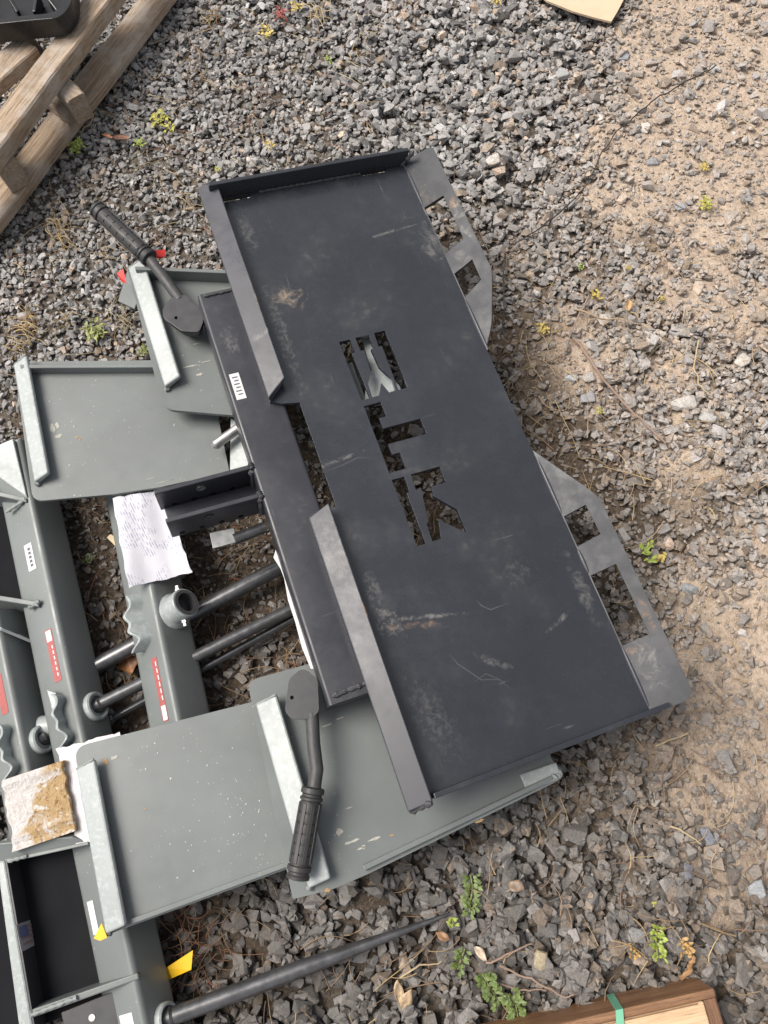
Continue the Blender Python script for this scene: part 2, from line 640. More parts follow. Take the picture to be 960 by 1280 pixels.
def f_ground(x, y):
    s = f_sand(x, y)
    return -0.016 + 0.020 * np.clip(s * 1.3, 0, 1) + 0.012 * (fbm(x, y, 4.0, 71, 3) - 0.5) + 0.007 * (fbm(x, y, 22.0, 81, 3) - 0.5) * (0.4 + s)


X0, X1, Y0, Y1 = -2.0, 2.0, -1.3, 3.0

# ------------------------------------------------------------------ ground sheet
def build_ground():
    gx = np.concatenate([[-60, -25, -10, -5, -3], np.linspace(-2.2, -1.2, 34)[:-1], np.linspace(-1.2, 1.2, 260), np.linspace(1.2, 2.2, 34)[1:], [3, 5, 10, 25, 60]])
    gy = np.concatenate([[-60, -25, -10, -5, -3], np.linspace(-1.5, -0.6, 30)[:-1], np.linspace(-0.6, 2.2, 300), np.linspace(2.2, 3.2, 34)[1:], [4, 6, 12, 30, 90]])
    XX, YY = np.meshgrid(gx, gy)
    ZZ = f_ground(XX, YY)
    # clods in the sandy earth
    cl = fbm(XX, YY, 60.0, 91, 2) - 0.5
    ZZ = ZZ + 0.004 * cl * (0.3 + f_sand(XX, YY))
    nx, ny = len(gx), len(gy)
    co = np.stack([XX, YY, ZZ], -1).reshape(-1, 3).astype(np.float32)
    idx = np.arange(nx * ny).reshape(ny, nx)
    q = np.stack([idx[:-1, :-1], idx[:-1, 1:], idx[1:, 1:], idx[1:, :-1]], -1).reshape(-1, 4)
    me = bpy.data.meshes.new('ground')
    me.vertices.add(len(co))
    me.vertices.foreach_set('co', co.ravel())
    me.loops.add(q.size)
    me.loops.foreach_set('vertex_index', q.ravel().astype(np.int32))
    me.polygons.add(len(q))
    me.polygons.foreach_set('loop_start', np.arange(0, q.size, 4, dtype=np.int32))
    me.polygons.foreach_set('loop_total', np.full(len(q), 4, dtype=np.int32))
    me.polygons.foreach_set('use_smooth', np.ones(len(q), dtype=bool))
    d_ = me.attributes.new('dusty', 'FLOAT', 'POINT')
    d_.data.foreach_set('value', f_dust(XX, YY).reshape(-1).astype(np.float32))
    a = me.attributes.new('earth', 'FLOAT_VECTOR', 'POINT')
    dat = np.stack([f_sand(XX, YY), f_soil(XX, YY), f_wet(XX, YY)], -1).reshape(-1).astype(np.float32)
    a.data.foreach_set('vector', dat)
    me.update()
    me.validate()
    m, nt, b = new_mat('sandy_earth')
    at = nd(nt, 'ShaderNodeAttribute')
    at.attribute_name = 'earth'
    sep = nd(nt, 'ShaderNodeSeparateXYZ')
    lk(nt, at.outputs['Vector'], sep.inputs[0])
    v = coords(nt)
    n1 = noise(nt, v, 120, 6, 0.7)
    n2 = noise(nt, v, 18, 5, 0.65)
    n3 = noise(nt, v, 420, 3, 0.6)
    sand = mixc(nt, ramp(nt, n1, 0.3, 0.7), (0.36, 0.275, 0.208), (0.59, 0.478, 0.380))
    sand = mixc(nt, ramp(nt, n2, 0.5, 0.75, 0, 0.5), sand, (0.33, 0.245, 0.18))
    grit = mixc(nt, ramp(nt, n1, 0.35, 0.65), (0.065, 0.054, 0.045), (0.19, 0.16, 0.13))
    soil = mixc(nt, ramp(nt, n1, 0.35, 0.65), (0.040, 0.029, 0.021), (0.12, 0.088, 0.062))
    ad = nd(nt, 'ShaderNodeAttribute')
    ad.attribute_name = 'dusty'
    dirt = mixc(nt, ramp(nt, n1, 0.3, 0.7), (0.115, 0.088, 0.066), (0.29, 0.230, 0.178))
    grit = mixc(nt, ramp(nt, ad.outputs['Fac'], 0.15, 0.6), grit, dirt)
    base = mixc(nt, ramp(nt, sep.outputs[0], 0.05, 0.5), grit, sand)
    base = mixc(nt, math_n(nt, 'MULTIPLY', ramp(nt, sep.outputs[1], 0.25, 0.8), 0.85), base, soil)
    base = mixc(nt, math_n(nt, 'MULTIPLY', sep.outputs[2], 0.35), base, (0.06, 0.045, 0.035))
    lk(nt, base, b.inputs['Base Color'])
    b.inputs['Roughness'].default_value = 0.9
    b.inputs['Specular IOR Level'].default_value = 0.25
    bump(nt, b, math_n(nt, 'ADD', n1, math_n(nt, 'MULTIPLY', n3, 0.5)), 0.9, 0.006)
    me.materials.append(m)
    o = bpy.data.objects.new('ground', me)
    C.objects.link(o)
    tag(o, 'sandy brown earth of the yard under the gravel', None, None, 'structure')


build_ground()


# ------------------------------------------------------------------ gravel
def stone_proto(seed, npts, blocky=0.5):
    r = np.random.RandomState(seed)
    p = r.normal(size=(npts, 3))
    p /= np.linalg.norm(p, axis=1)[:, None]
    e = np.sign(p) * np.abs(p) ** (1 - blocky * 0.5)
    e *= r.uniform(0.8, 1.0, (npts, 1))
    bm = bmesh.new()
    for q in e:
        bm.verts.new(q)
    res = bmesh.ops.convex_hull(bm, input=bm.verts)
    dead = [g for g in res['geom_interior'] if isinstance(g, bmesh.types.BMVert)]
    bmesh.ops.delete(bm, geom=dead, context='VERTS')
    loose = [v for v in bm.verts if not v.link_faces]
    bmesh.ops.delete(bm, geom=loose, context='VERTS')
    bmesh.ops.triangulate(bm, faces=bm.faces)
    bm.verts.index_update()
    V = np.array([v.co[:] for v in bm.verts])
    F = np.array([[v.index for v in f.verts] for f in bm.faces])
    bm.free()
    V /= np.abs(V).max(axis=0)
    return V, F


PROTO = [stone_proto(100 + i, 10 + i % 6, 0.7) for i in range(36)]
PROTO_S = [stone_proto(300 + i, 8) for i in range(16)]


def stone_mat():
    m, nt, b = new_mat('crushed_stone')
    at = nd(nt, 'ShaderNodeAttribute')
    at.attribute_name = 'tint'
    v = coords(nt)
    n1 = noise(nt, v, 260, 5, 0.7)
    n2 = noise(nt, v, 70, 4, 0.6)
    base = mixc(nt, ramp(nt, n1, 0.3, 0.7), (0.70, 0.70, 0.70), (1.22, 1.22, 1.22))
    base = mixc(nt, 1.0, at.outputs['Color'], base, 'MULTIPLY')
    base = mixc(nt, ramp(nt, n2, 0.55, 0.8, 0, 0.35), base, (0.36, 0.31, 0.26))
    lk(nt, base, b.inputs['Base Color'])
    lk(nt, ramp(nt, n2, 0.3, 0.7, 0.5, 0.85), b.inputs['Roughness'])
    b.inputs['Specular IOR Level'].default_value = 0.4
    bump(nt, b, n1, 0.45, 0.0012)
    return m


M['stone'] = stone_mat()


def rot_mats(yaw, tx, ty):
    cz, sz, cx, sx, cy, sy = np.cos(yaw), np.sin(yaw), np.cos(tx), np.sin(tx), np.cos(ty), np.sin(ty)
    z, o = np.zeros_like(yaw), np.ones_like(yaw)
    Rz = np.stack([cz, -sz, z, sz, cz, z, z, z, o], -1).reshape(-1, 3, 3)
    Rx = np.stack([o, z, z, z, cx, -sx, z, sx, cx], -1).reshape(-1, 3, 3)
    Ry = np.stack([cy, z, sy, z, o, z, -sy, z, cy], -1).reshape(-1, 3, 3)
    return Rz @ Rx @ Ry


def stone_tint(n, sand, wet, soil, small):
    g = np.clip(rs.normal(0.262, 0.074, n), 0.08, 0.52)
    col = np.stack([g * 1.02, g * 0.985, g * 0.97], -1)
    k = rs.rand(n)
    br = (k < 0.05 + 0.32 * sand)
    col[br] = col[br] * np.array([1.22, 1.0, 0.80])
    pale = (k > 0.985)
    col[pale] = np.clip(col[pale] * 1.5, 0, 0.6) * np.array([1.03, 0.98, 0.92])
    dust = np.clip(sand * (1.1 if small else 0.80) * rs.uniform(0.10, 1.0, n), 0, 1)[:, None]
    col = col * (1 - dust) + np.array([0.385, 0.325, 0.275]) * dust
    col *= (1 - 0.68 * wet * rs.uniform(0.5, 1, n))[:, None]
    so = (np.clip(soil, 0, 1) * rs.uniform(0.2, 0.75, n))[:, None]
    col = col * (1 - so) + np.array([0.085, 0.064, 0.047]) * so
    return col


def build_gravel():
    cell = 0.004
    nx, ny = int((X1 - X0) / cell), int((Y1 - Y0) / cell)
    gx = X0 + (np.arange(nx) + 0.5) * cell
    gy = Y0 + (np.arange(ny) + 0.5) * cell
    GX, GY = np.meshgrid(gx, gy)
    Hm = f_ground(GX, GY).astype(np.float32)

    def inview(x, y, mg):
        # generous trapezium that the photograph shows
        hw = 0.70 + 0.23 * (y + 0.45)
        return (np.abs(x) < hw + mg) & (y > -0.47 - mg) & (y < 2.05 + mg)

    def layer(density, rmin, rmax, keep, zfrac, seed, area=None):
        r = np.random.RandomState(seed)
        n = int(density * (X1 - X0) * (Y1 - Y0))
        x, y = r.uniform(X0 + .05, X1 - .05, n), r.uniform(Y0 + .05, Y1 - .05, n)
        sand, soil, wet = f_sand(x, y), f_soil(x, y), f_wet(x, y)
        pr = keep(sand, soil, wet, x, y)
        iv = inview(x, y, 0.12)
        left = np.clip((0.18 - x) * 2.4, 0, 1) * np.clip((y - 0.15) * 4, 0, 1)
        pr = pr * np.where(rmin > .005, 0.60 + 0.40 * left, 1.0)
        pr = np.where(iv, pr, pr * (0.45 if rmax > 0.012 else 0.08))
        ok = r.rand(n) < pr
        x, y, sand, soil, wet = x[ok], y[ok], f_dust(x[ok], y[ok]), soil[ok], wet[ok]
        n = len(x)
        t = r.beta(1.6, 3.0, n)
        rad = (rmin + (rmax - rmin) * t) * (0.85 + 0.24 * wet) * (1 - 0.36 * np.clip((0.18 - x) * 2.4, 0, 1) * np.clip((y - 0.15) * 4, 0, 1) * (1 - 0.25 * np.clip((y - 1.25) * 2, 0, 1))) * (1 - 0.25 * soil)
        a = rad * r.uniform(1.0, 1.45, n)
        b = rad * r.uniform(0.7, 1.05, n)
        c = rad * r.uniform(0.36, 0.80, n)
        yaw = r.uniform(0, 2 * np.pi, n)
        tx, ty = r.normal(0, 0.25, n), r.normal(0, 0.25, n)
        z = np.zeros(n)
        for i in range(n):
            k = max(1, int(rad[i] / cell))
            ci, cj = int((x[i] - X0) / cell), int((y[i] - Y0) / cell)
            i0, i1, j0, j1 = ci - k, ci + k + 1, cj - k, cj + k + 1
            if i0 < 0 or j0 < 0 or i1 > nx or j1 > ny:
                continue
            w = Hm[j0:j1, i0:i1]
            base = float(w.mean()) * 0.75 + float(w.max()) * 0.25
            z[i] = base + c[i] * zfrac
            rr = DISC[k]
            np.maximum(w, z[i] + c[i] * rr, out=w, where=rr > 0)
        return x, y, z, a, b, c, yaw, tx, ty, stone_tint(n, sand, wet, soil, rmax < 0.012)

    DISC = {}
    for k in range(1, 12):
        yy, xx = np.mgrid[-k:k + 1, -k:k + 1]
        q = 1 - (xx ** 2 + yy ** 2) / ((k + 0.5) ** 2)
        DISC[k] = np.sqrt(np.clip(q, 0, 1)).astype(np.float32) * 0.85

    layers = []
    layers.append((PROTO_S, layer(9000, 0.0022, 0.0065, lambda s, so, w, x, y: 0.20 + 0.4 * s, 0.35, 1)))
    layers.append((PROTO, layer(7000, 0.0055, 0.017, lambda s, so, w, x, y: np.clip(1.0 - 0.92 * s, 0.13, 1) * (1 - 0.45 * so), 0.45, 2)))
    layers.append((PROTO, layer(4300, 0.0065, 0.021, lambda s, so, w, x, y: np.clip(1.0 - 1.10 * s, 0.09, 1) * (1 - 0.65 * so), 0.5, 3)))
    layers.append((PROTO, layer(560, 0.011, 0.024, lambda s, so, w, x, y: (0.25 + 0.5 * (x > 0.2)) * np.where(s > .5, .22, 1), 0.15, 6)))
    layers.append((PROTO, layer(6500, 0.0038, 0.0105, lambda s, so, w, x, y: np.clip(0.24 + 0.95 * f_dust(x, y) * (s < 0.55) - 0.02 * (s >= .55), 0, 1) * (1 - .3 * so), 0.2, 7)))
    layers.append((PROTO_S, layer(4500, 0.0025, 0.0075, lambda s, so, w, x, y: np.clip(0.08 + 0.6 * f_dust(x, y), 0, 1) * np.where(s > .6, .5, 1), 0.4, 4)))
    VV, FF, TT = [], [], []
    base = 0
    for protos, (x, y, z, a, b, c, yaw, tx, ty, tint) in layers:
        n = len(x)
        which = rs.randint(0, len(protos), n)
        Rm = rot_mats(yaw, tx, ty)
        for k, (V, F) in enumerate(protos):
            s = np.where(which == k)[0]
            if not len(s):
                continue
            sc = np.stack([a[s], b[s], c[s]], -1)
            P = V[None, :, :] * sc[:, None, :]
            P = np.einsum('nij,nvj->nvi', Rm[s], P) + np.stack([x[s], y[s], z[s]], -1)[:, None, :]
            m = len(V)
            VV.append(P.reshape(-1, 3))
            FF.append((F[None] + (base + np.arange(len(s)) * m)[:, None, None]).reshape(-1, 3))
            TT.append(np.repeat(tint[s], m, axis=0))
            base += len(s) * m
    co = np.concatenate(VV).astype(np.float32)
    fa = np.concatenate(FF).astype(np.int32)
    tt = np.concatenate(TT).astype(np.float32)
    me = bpy.data.meshes.new('gravel')
    me.vertices.add(len(co))
    me.vertices.foreach_set('co', co.ravel())
    me.loops.add(fa.size)
    me.loops.foreach_set('vertex_index', fa.ravel())
    me.polygons.add(len(fa))
    me.polygons.foreach_set('loop_start', np.arange(0, fa.size, 3, dtype=np.int32))
    me.polygons.foreach_set('loop_total', np.full(len(fa), 3, dtype=np.int32))
    at = me.attributes.new('tint', 'FLOAT_COLOR', 'POINT')
    at.data.foreach_set('color', np.concatenate([tt, np.ones((len(tt), 1), np.float32)], 1).ravel())
    me.polygons.foreach_set('use_smooth', np.zeros(len(fa), dtype=bool))
    me.update()
    me.materials.append(M['stone'])
    o = bpy.data.objects.new('gravel', me)
    C.objects.link(o)
    tag(o, 'angular grey crushed stone gravel strewn over the yard', 'gravel', None, 'stuff')
    print('gravel tris', len(fa))
    return Hm


HM = build_gravel()


def gz(x, y):
    """Height of the gravel surface."""
    i, j = int((x - X0) / 0.004), int((y - Y0) / 0.004)
    if 2 <= i < HM.shape[1] - 2 and 2 <= j < HM.shape[0] - 2:
        return float(HM[j - 2:j + 3, i - 2:i + 3].max())
    return 0.0


def gspot(px, py, dz=0.0):
    p = spot(px, py, 0.0)
    for _ in range(2):
        p = spot(px, py, gz(p.x, p.y) + dz)
    return p


# ------------------------------------------------------------------ black quick attach plate
BU = Vector((0.33272143, -0.943025156, 0.0))
BV = Vector((0.935262, 0.3299824, -0.12804927))
BN = Vector((0.12075368, 0.04260473, 0.99176781))
BO = Vector((0.04560391, 1.13461808, 0.18872464))


def bp(u, v, h=0.0):
    return BO + BU * u + BV * v + BN * h


def black_plate():
    root = empty('quick_attach_plate', bp(0.55, -0.2, -0.09), 'large black steel plate with stencil cut letters lying on the grey frames', 'attachment plate')
    fr = (BO, BU, BV, BN)
    U0, U1, VL, VR = -0.040, 1.122, -0.411, 0.006
    outer = [(U0, VL), (0.418, VL), (0.424, -0.3865), (0.4448, -0.363), (0.640, -0.363), (0.646, VL), (U1, VL), (U1, VR), (U0, VR)]
    outer = [(U0, VL), (0.420, VL), (0.430, -0.392)] + rounded([(0.436, -0.362), (0.640, -0.362)], [0, 0]) + [(0.643, VL), (U1, VL), (U1, VR), (U0, VR)]
    T = [(.4738, -.2555), (.4738, -.2235), (.5038, -.2235), (.5038, -.2365), (.5248, -.2365), (.5248, -.1664), (.5560, -.1664), (.5560, -.2385), (.5770, -.2385), (.5770, -.2245), (.6085, -.2245), (.6085, -.2555)]
    E1 = [(.3362, -.2560), (.3362, -.2350), (.3652, -.2350), (.3652, -.2410), (.4615, -.2392), (.4615, -.2560)]
    E3 = [(.3345, -.1875), (.3345, -.1661), (.4596, -.1661), (.4596, -.1842), (.3640, -.1825), (.3640, -.1890)]
    E2 = [(.3353, -.2244), (.3362, -.1983), (.3654, -.1983), (.3651, -.2040), (.4058, -.2020), (.4229, -.1935), (.4329, -.1878), (.4590, -.1900), (.4599, -.2024), (.4374, -.2095), (.4605, -.2219), (.4610, -.2350), (.4328, -.2332), (.4114, -.2206), (.3805, -.2181), (.3640, -.2170), (.3640, -.2244)]
    K1 = [(.6217, -.2558), (.6225, -.2326), (.6521, -.2336), (.6521, -.2391), (.7468, -.2400), (.7466, -.2558)]
    K2 = [(.6215, -.2207), (.6215, -.1665), (.6526, -.1668), (.6529, -.1939), (.6705, -.1972), (.7062, -.1660), (.7500, -.1662), (.7130, -.2037), (.7466, -.2121), (.7467, -.2280), (.7140, -.2262), (.7128, -.2221), (.6493, -.2124), (.6513, -.2221)]
    # two narrow relief slots by the far end flange
    S1 = [(-.030, -.372), (-.030, -.318), (-.021, -.318), (-.021, -.372)]
    S2 = [(-.032, -.085), (-.032, -.035), (-.024, -.035), (-.024, -.085)]
    sheet('plate', outer, [E1, E2, E3, T, K1, K2, S1, S2], fr, 0.008, 'black', root, 0.0012)
    sv, sf = [], []
    lines = [[(.93, -.27), (.95, -.262), (.985, -.235), (.992, -.21), (1.02, -.19)], [(.862, -.195), (.874, -.19), (.885, -.178), (.884, -.15)], [(.845, -.165), (.85, -.13)],
             [(.870, -.115), (.868, -.075)], [(1.00, -.345), (1.012, -.32), (1.03, -.31)], [(.985, -.335), (.975, -.315)], [(1.06, -.32), (1.085, -.318)], [(.12, -.11), (.108, -.02)],
             [(.575, -.365), (.572, -.33), (.566, -.30), (.572, -.275)], [(.20, -.02), (.17, .0)], [(.985, -.25), (.978, -.225), (1.0, -.20)]]
    rr = random.Random(9)
    for _ in range(46):
        u, v = rr.choice([(rr.uniform(.8, 1.1), rr.uniform(-.37, -.25)), (rr.uniform(0, 1.1), rr.uniform(-.36, 0)), (rr.uniform(.02, .45), rr.uniform(-.37, -.32))])
        a, L = rr.choice([rr.gauss(0, .3), rr.gauss(1.4, .4)]), rr.uniform(.004, .030)
        lines.append([(u, v), (u + L * math.cos(a), v + L * math.sin(a))])
    for ln in lines:
        n = len(ln)
        b = len(sv)
        for i, (u, v) in enumerate(ln):
            du, dv = ln[min(i + 1, n - 1)][0] - ln[max(i - 1, 0)][0], ln[min(i + 1, n - 1)][1] - ln[max(i - 1, 0)][1]
            q = math.hypot(du, dv) or 1
            w = (.0004 if n == 2 else .0005) * (0.25 if i in (0, n - 1) else 1.0) * rr.uniform(.6, 1.3)
            sv += [bp(u - dv / q * w, v + du / q * w, .00025), bp(u + dv / q * w, v - du / q * w, .00025)]
        sf += [(b + 2 * i, b + 2 * i + 1, b + 2 * i + 3, b + 2 * i + 2) for i in range(n - 1)]
    tag(obj('scratches', sv, sf, 'scuff', root), kind='stuff')
    # end flanges stand up at both short ends
    for (u, s, h, v0, v1) in ((U0, 1, 0.037, -0.395, 0.012), (U1, -1, 0.026, -0.372, 0.030)):
        pts = [(u, v0, 0.0), (u, v1, 0.0), (u + 0.008 * s, v1, 0.0), (u + 0.008 * s, v0, 0.0)]
        c8 = [bp(*p) for p in pts] + [bp(p[0], p[1], h) for p in pts]
        box('end_flange', c8, 'black', root, 0.0012, local=[(p[0], p[1], 0) for p in pts] * 2)
    weld('weld_bead', bp(U0 + 0.010, -0.30, 0.001), bp(U0 + 0.010, -0.09, 0.001), 0.0026, 'weld', root)
    weld('weld_bead', bp(U0 + 0.009, 0.000, 0.001), bp(U0 + 0.009, 0.022, 0.034), 0.0040, 'weld', root)
    # folded lips over the left edge: low outside, high inside
    for (ua, ub, da, db) in ((U0 - 0.012, 0.422, 0.0, -0.026), (0.652, U1 + 0.004, -0.012, -0.002)):
        w, rise, t = 0.043, 0.011, 0.008
        va = VL - 0.003
        a0, a1 = (ua, va, 0.016), (ua + da, va + w * 0.86, 0.016 + rise)
        b0, b1 = (ub, va, 0.016), (ub + db, va + w * 0.86, 0.016 + rise)
        nrm = Vector((0, -rise, w * 0.86)).normalized() * t
        top = [a0, b0, b1, a1]
        lo = [(a0[0], va + .004, -0.002), (b0[0], va + .004, -0.002)] + [(p[0], p[1] - nrm.y, p[2] - nrm.z) for p in (b1, a1)]
        box('lip', [bp(*p) for p in lo + top], 'black_lip_lit', root, 0.0018, local=lo + top)
    weld('weld_bead', bp(U1 + 0.005, VL + 0.002, 0.002), bp(U1 + 0.003, VL + 0.032, 0.028), 0.0045, 'weld', root)
    weld('weld_bead', bp(U0 - 0.012, VL + 0.002, 0.003), bp(U0 - 0.010, VL + 0.026, 0.028), 0.0040, 'weld', root)
    # lower edge flanges, bent up about 27 degrees, with pin slots
    k = 1 / math.sqrt(1 + 0.25)
    FV = (BV + BN * 0.5).normalized()
    FN = FV.cross(BU) if FV.cross(BU).dot(BN) > 0 else BU.cross(FV)
    fo = bp(0, 0.006, 0.0005)
    q = lambda u, v: (u, (v - 0.006) / k)
    up = [q(U0, 0.0062), q(U0 + 0.0, 0.066), q(0.2775, 0.0685), q(0.3816, 0.030), q(0.4189, 0.0062)]
    up = rounded(up, [0, 0.012, 0.012, 0.05, 0])
    sl = [[q(.0823, .0085), q(.0785, .0468), q(.1885, .0473), q(.1985, .0085)], [q(.2480, .0085), q(.2380, .0456), q(.2860, .0450), q(.3045, .0085)]]

    def flange(outl, holes):
        O = fo
        o = sheet('lower_flange', outl, holes, (O, BU, FV, FN), 0.008, 'black_flange', root, 0.0012)
        return o
    flange(up, sl)
    lo = [q(0.6391, 0.0062), q(0.7636, 0.0685), q(1.1113, 0.0712), q(U1, 0.060), q(U1, 0.0062)]
    lo = rounded(lo, [0.0, 0.02, 0.015, 0.012, 0])
    sl2 = [[q(.7729, .0085), q(.7690, .0455), q(.8254, .0470), q(.8300, .0085)], [q(.8840, .0085), q(.8820, .0493), q(1.0067, .0502), q(1.0087, .0085)]]
    flange(lo, sl2)
    # highlight along the flange foot, painted as a lighter bead
    for (a, b) in ((0.31, 0.425), (0.662, 0.765), (0.835, 0.878), (1.012, 1.11), (-0.02, 0.075)):
        n = 10
        pipe('bend_highlight', [bp(a + (b - a) * i / n, 0.0075, 0.0004) for i in range(n + 1)], [0.0005 + 0.0032 * math.sin(math.pi * (i + 0.3) / (n + 0.6)) ** 0.4 for i in range(n + 1)], 'black_lip_lit', root, seg=10)
    # rectangular tube along the back of the left edge
    ta, tb, tv0, tv1, th0, th1 = 0.168, 0.945, -0.474, -0.386, -0.0085, -0.074
    prof = rounded([(tv0, th1), (tv0, th0), (tv1, th0), (tv1, th1)], 0.006, 4)
    verts, loc = [], []
    for u in (ta, tb):
        for (v, h) in prof:
            verts.append(bp(u, v, h))
            loc.append((u, v, h))
    m = len(prof)
    faces = [(i, (i + 1) % m, m + (i + 1) % m, m + i) for i in range(m)] + [tuple(range(m))[::-1], tuple(range(m, 2 * m))]
    obj('cross_tube', verts, faces, 'black_tube', root, smooth=True, local=loc, autosmooth=40)
    weld('weld_bead', bp(tb - 0.012, tv0 + 0.010, th0 + 0.001), bp(tb - 0.015, tv1 - 0.016, th0 + 0.001), 0.0040, 'weld', root)
    weld('weld_bead', bp(ta + 0.006, tv0 + 0.010, th0 + 0.001), bp(ta + 0.005, tv1 - 0.020, th0 + 0.001), 0.0032, 'weld', root)
    # white part label on the tube
    lb = slab('part_label', [bp(.345, -.4640, th0 + .0006), bp(.345, -.4465, th0 + .0006), bp(.398, -.4465, th0 + .0006), bp(.398, -.4640, th0 + .0006)], 0.0005, 'white', root, 0)
    for i in range(6):
        u = .352 + .007 * i
        slab('print', [bp(u, -.4605 + .002 * (i % 2), th0 + .0010), bp(u, -.4505, th0 + .0010), bp(u + .0022, -.4505, th0 + .0010), bp(u + .0022, -.4605 + .002 * (i % 2), th0 + .0010)], 0.0003, 'ink', lb, 0)
    # two bracket plates reaching out to the left, with bolts through them
    for i, (u, v0) in enumerate(((0.521, -0.640), (0.5755, -0.634))):
        t = 0.008
        zl = -0.086
        pts = [(u, v0, zl), (u + t, v0, zl), (u + t, -0.474, zl), (u, -0.474, zl)]
        c8 = [bp(*p) for p in pts] + [bp(p[0], p[1], -0.012) for p in pts]
        box('bracket_plate', c8, 'black_tube', root, 0.0015, local=pts * 2)
        weld('weld_bead', bp(u + t + .003, -0.476, -0.014), bp(u + t + .003, -0.476, -0.080), 0.005, 'weld', root)
        weld('weld_bead', bp(u - 0.002, -0.476, -0.010), bp(u + t + 0.003, -0.474, -0.009), 0.0045, 'weld', root)
        lathe('bracket_hole', [(0.0085, 0.0), (0.0085, 0.0006)], bp(u + t, -0.565, -0.036), BU, 'hole', root)
        lathe('bushing', [(0.0085, 0.0), (0.0085, 0.0016), (0.0052, 0.0016), (0.0052, 0.0008)], bp(u + t + .0002, -0.565, -0.036), BU, 'zinc' if i == 0 else 'lever', root)
        for j in range(4):
            lathe('bracket_hole', [(0.005, 0.0), (0.005, 0.0006)], bp(u + t, -0.615 + j * 0.034, -0.074), BU, 'hole', root)
    box('bracket_web', [bp(*p) for p in ((.5295, -.634, -.086), (.5750, -.632, -.086), (.5750, -.4745, -.086), (.5295, -.4745, -.086), (.5295, -.634, -.078), (.5750, -.632, -.078), (.5750, -.4745, -.078), (.5295, -.4745, -.078))], 'black_tube', root, 0.001)
    # hitch pin with zinc clip below the bracket
    pipe('hitch_pin', [bp(0.618, -0.535, -0.083), bp(0.612, -0.478, -0.083)], 0.010, 'rod', root)
    slab('pin_tag', [bp(0.595, -0.572, -0.080), bp(0.600, -0.530, -0.076), bp(0.624, -0.532, -0.084), bp(0.622, -0.574, -0.088)], 0.002, 'zinc', root)
    return root


black_plate()


# ------------------------------------------------------------------ grey frames under it
def plane_frame(a_px, b_px, za, drop):
    """Plane of a tipped frame: left edge through two photo points at height za, falling to the right."""
    A, B = spot(*a_px, za), spot(*b_px, za)
    U = (B - A).normalized()
    V = Vector((-U.y, U.x, 0))
    V = (V + Vector((0, 0, -drop))).normalized()
    N = V.cross(U)
    if N.z < 0:
        N = -N
    return A, U, V, N


def on(fr, px):
    O, U, V, N = fr
    p = spot_on(px[0], px[1], O, N) - O
    return (p.dot(U), p.dot(V))


def fp(fr, u, v, h=0.0):
    O, U, V, N = fr
    return O + U * u + V * v + N * h


def grey_plate(root, fr, pix, radii, name='plate'):
    poly = [on(fr, p) for p in pix]
    sheet(name, rounded(poly, radii, 6), [], fr, 0.008, 'grey', root, 0.0015)
    return poly


def grey_lip_lit(root, fr, outer_px, w=0.040, rise=0.011, cut=(0.0, 0.0)):
    (ua, va), (ub, vb) = [on(fr, p) for p in outer_px]
    t = 0.009
    nrm = Vector((0, -rise, w * 0.85)).normalized() * t
    a1, b1 = (ua + cut[0], va + w * 0.85, 0.014 + rise), (ub + cut[1], vb + w * 0.85, 0.014 + rise)
    top = [(ua, va, 0.014), (ub, vb, 0.014), b1, a1]
    lo = [(ua, va + .004, .0005), (ub, vb + .004, .0005)] + [(p[0], p[1] - nrm.y, p[2] - nrm.z) for p in (b1, a1)]
    o = box('lip', [fp(fr, *p) for p in lo + top], 'grey_lip_lit', root, 0.003)
    weld('weld_bead', fp(fr, ua, va, 0.010), fp(fr, *a1), 0.0022, 'grey_weld', root)
    weld('weld_bead', fp(fr, ub, vb, 0.002), fp(fr, ub, vb + 0.006, 0.006), 0.004, 'grey_weld', root)
    return o


def grey_flange(root, fr, a_px, b_px, h, side, name='end_flange'):
    """Upright flange along an edge of the plate."""
    (ua, va), (ub, vb) = on(fr, a_px), on(fr, b_px)
    t = 0.008 * side
    pts = [(ua, va), (ub, vb), (ub + t, vb), (ua + t, va)]
    c8 = [fp(fr, p[0], p[1], 0.0003) for p in pts] + [fp(fr, p[0], p[1], h) for p in pts]
    return box(name, c8, 'grey', root, 0.0015)


def droplets(root, fr, poly, n, seed):
    r = random.Random(seed)
    us, vs = [p[0] for p in poly], [p[1] for p in poly]
    verts, faces = [], []
    cl = [(r.uniform(min(us), max(us)), r.uniform(min(vs), max(vs))) for _ in range(5)]
    for i in range(n):
        c = r.choice(cl)
        u, v = r.gauss(c[0], 0.07), r.gauss(c[1], 0.06)
        if not (min(us) + .03 < u < max(us) - .02 and min(vs) + .05 < v < max(vs) - .02):
            continue
        s = 0.0005 + 0.0013 * r.random() ** 3
        st, an = r.uniform(1, 1.7), r.uniform(0, 3.14)
        b = len(verts)
        for j in range(7):
            a = 2 * math.pi * j / 7
            x, y = s * st * math.cos(a) * r.uniform(.75, 1.2), s * math.sin(a) * r.uniform(.75, 1.2)
            verts.append(fp(fr, u + x * math.cos(an) - y * math.sin(an), v + x * math.sin(an) + y * math.cos(an), 0.0002))
        verts.append(fp(fr, u, v, s * 0.45 + 0.0003))
        faces += [(b + j, b + (j + 1) % 7, b + 7) for j in range(7)]
    o = obj('water_spots', verts, faces, 'droplet', root, smooth=True)
    tag(o, kind='stuff')
    return o


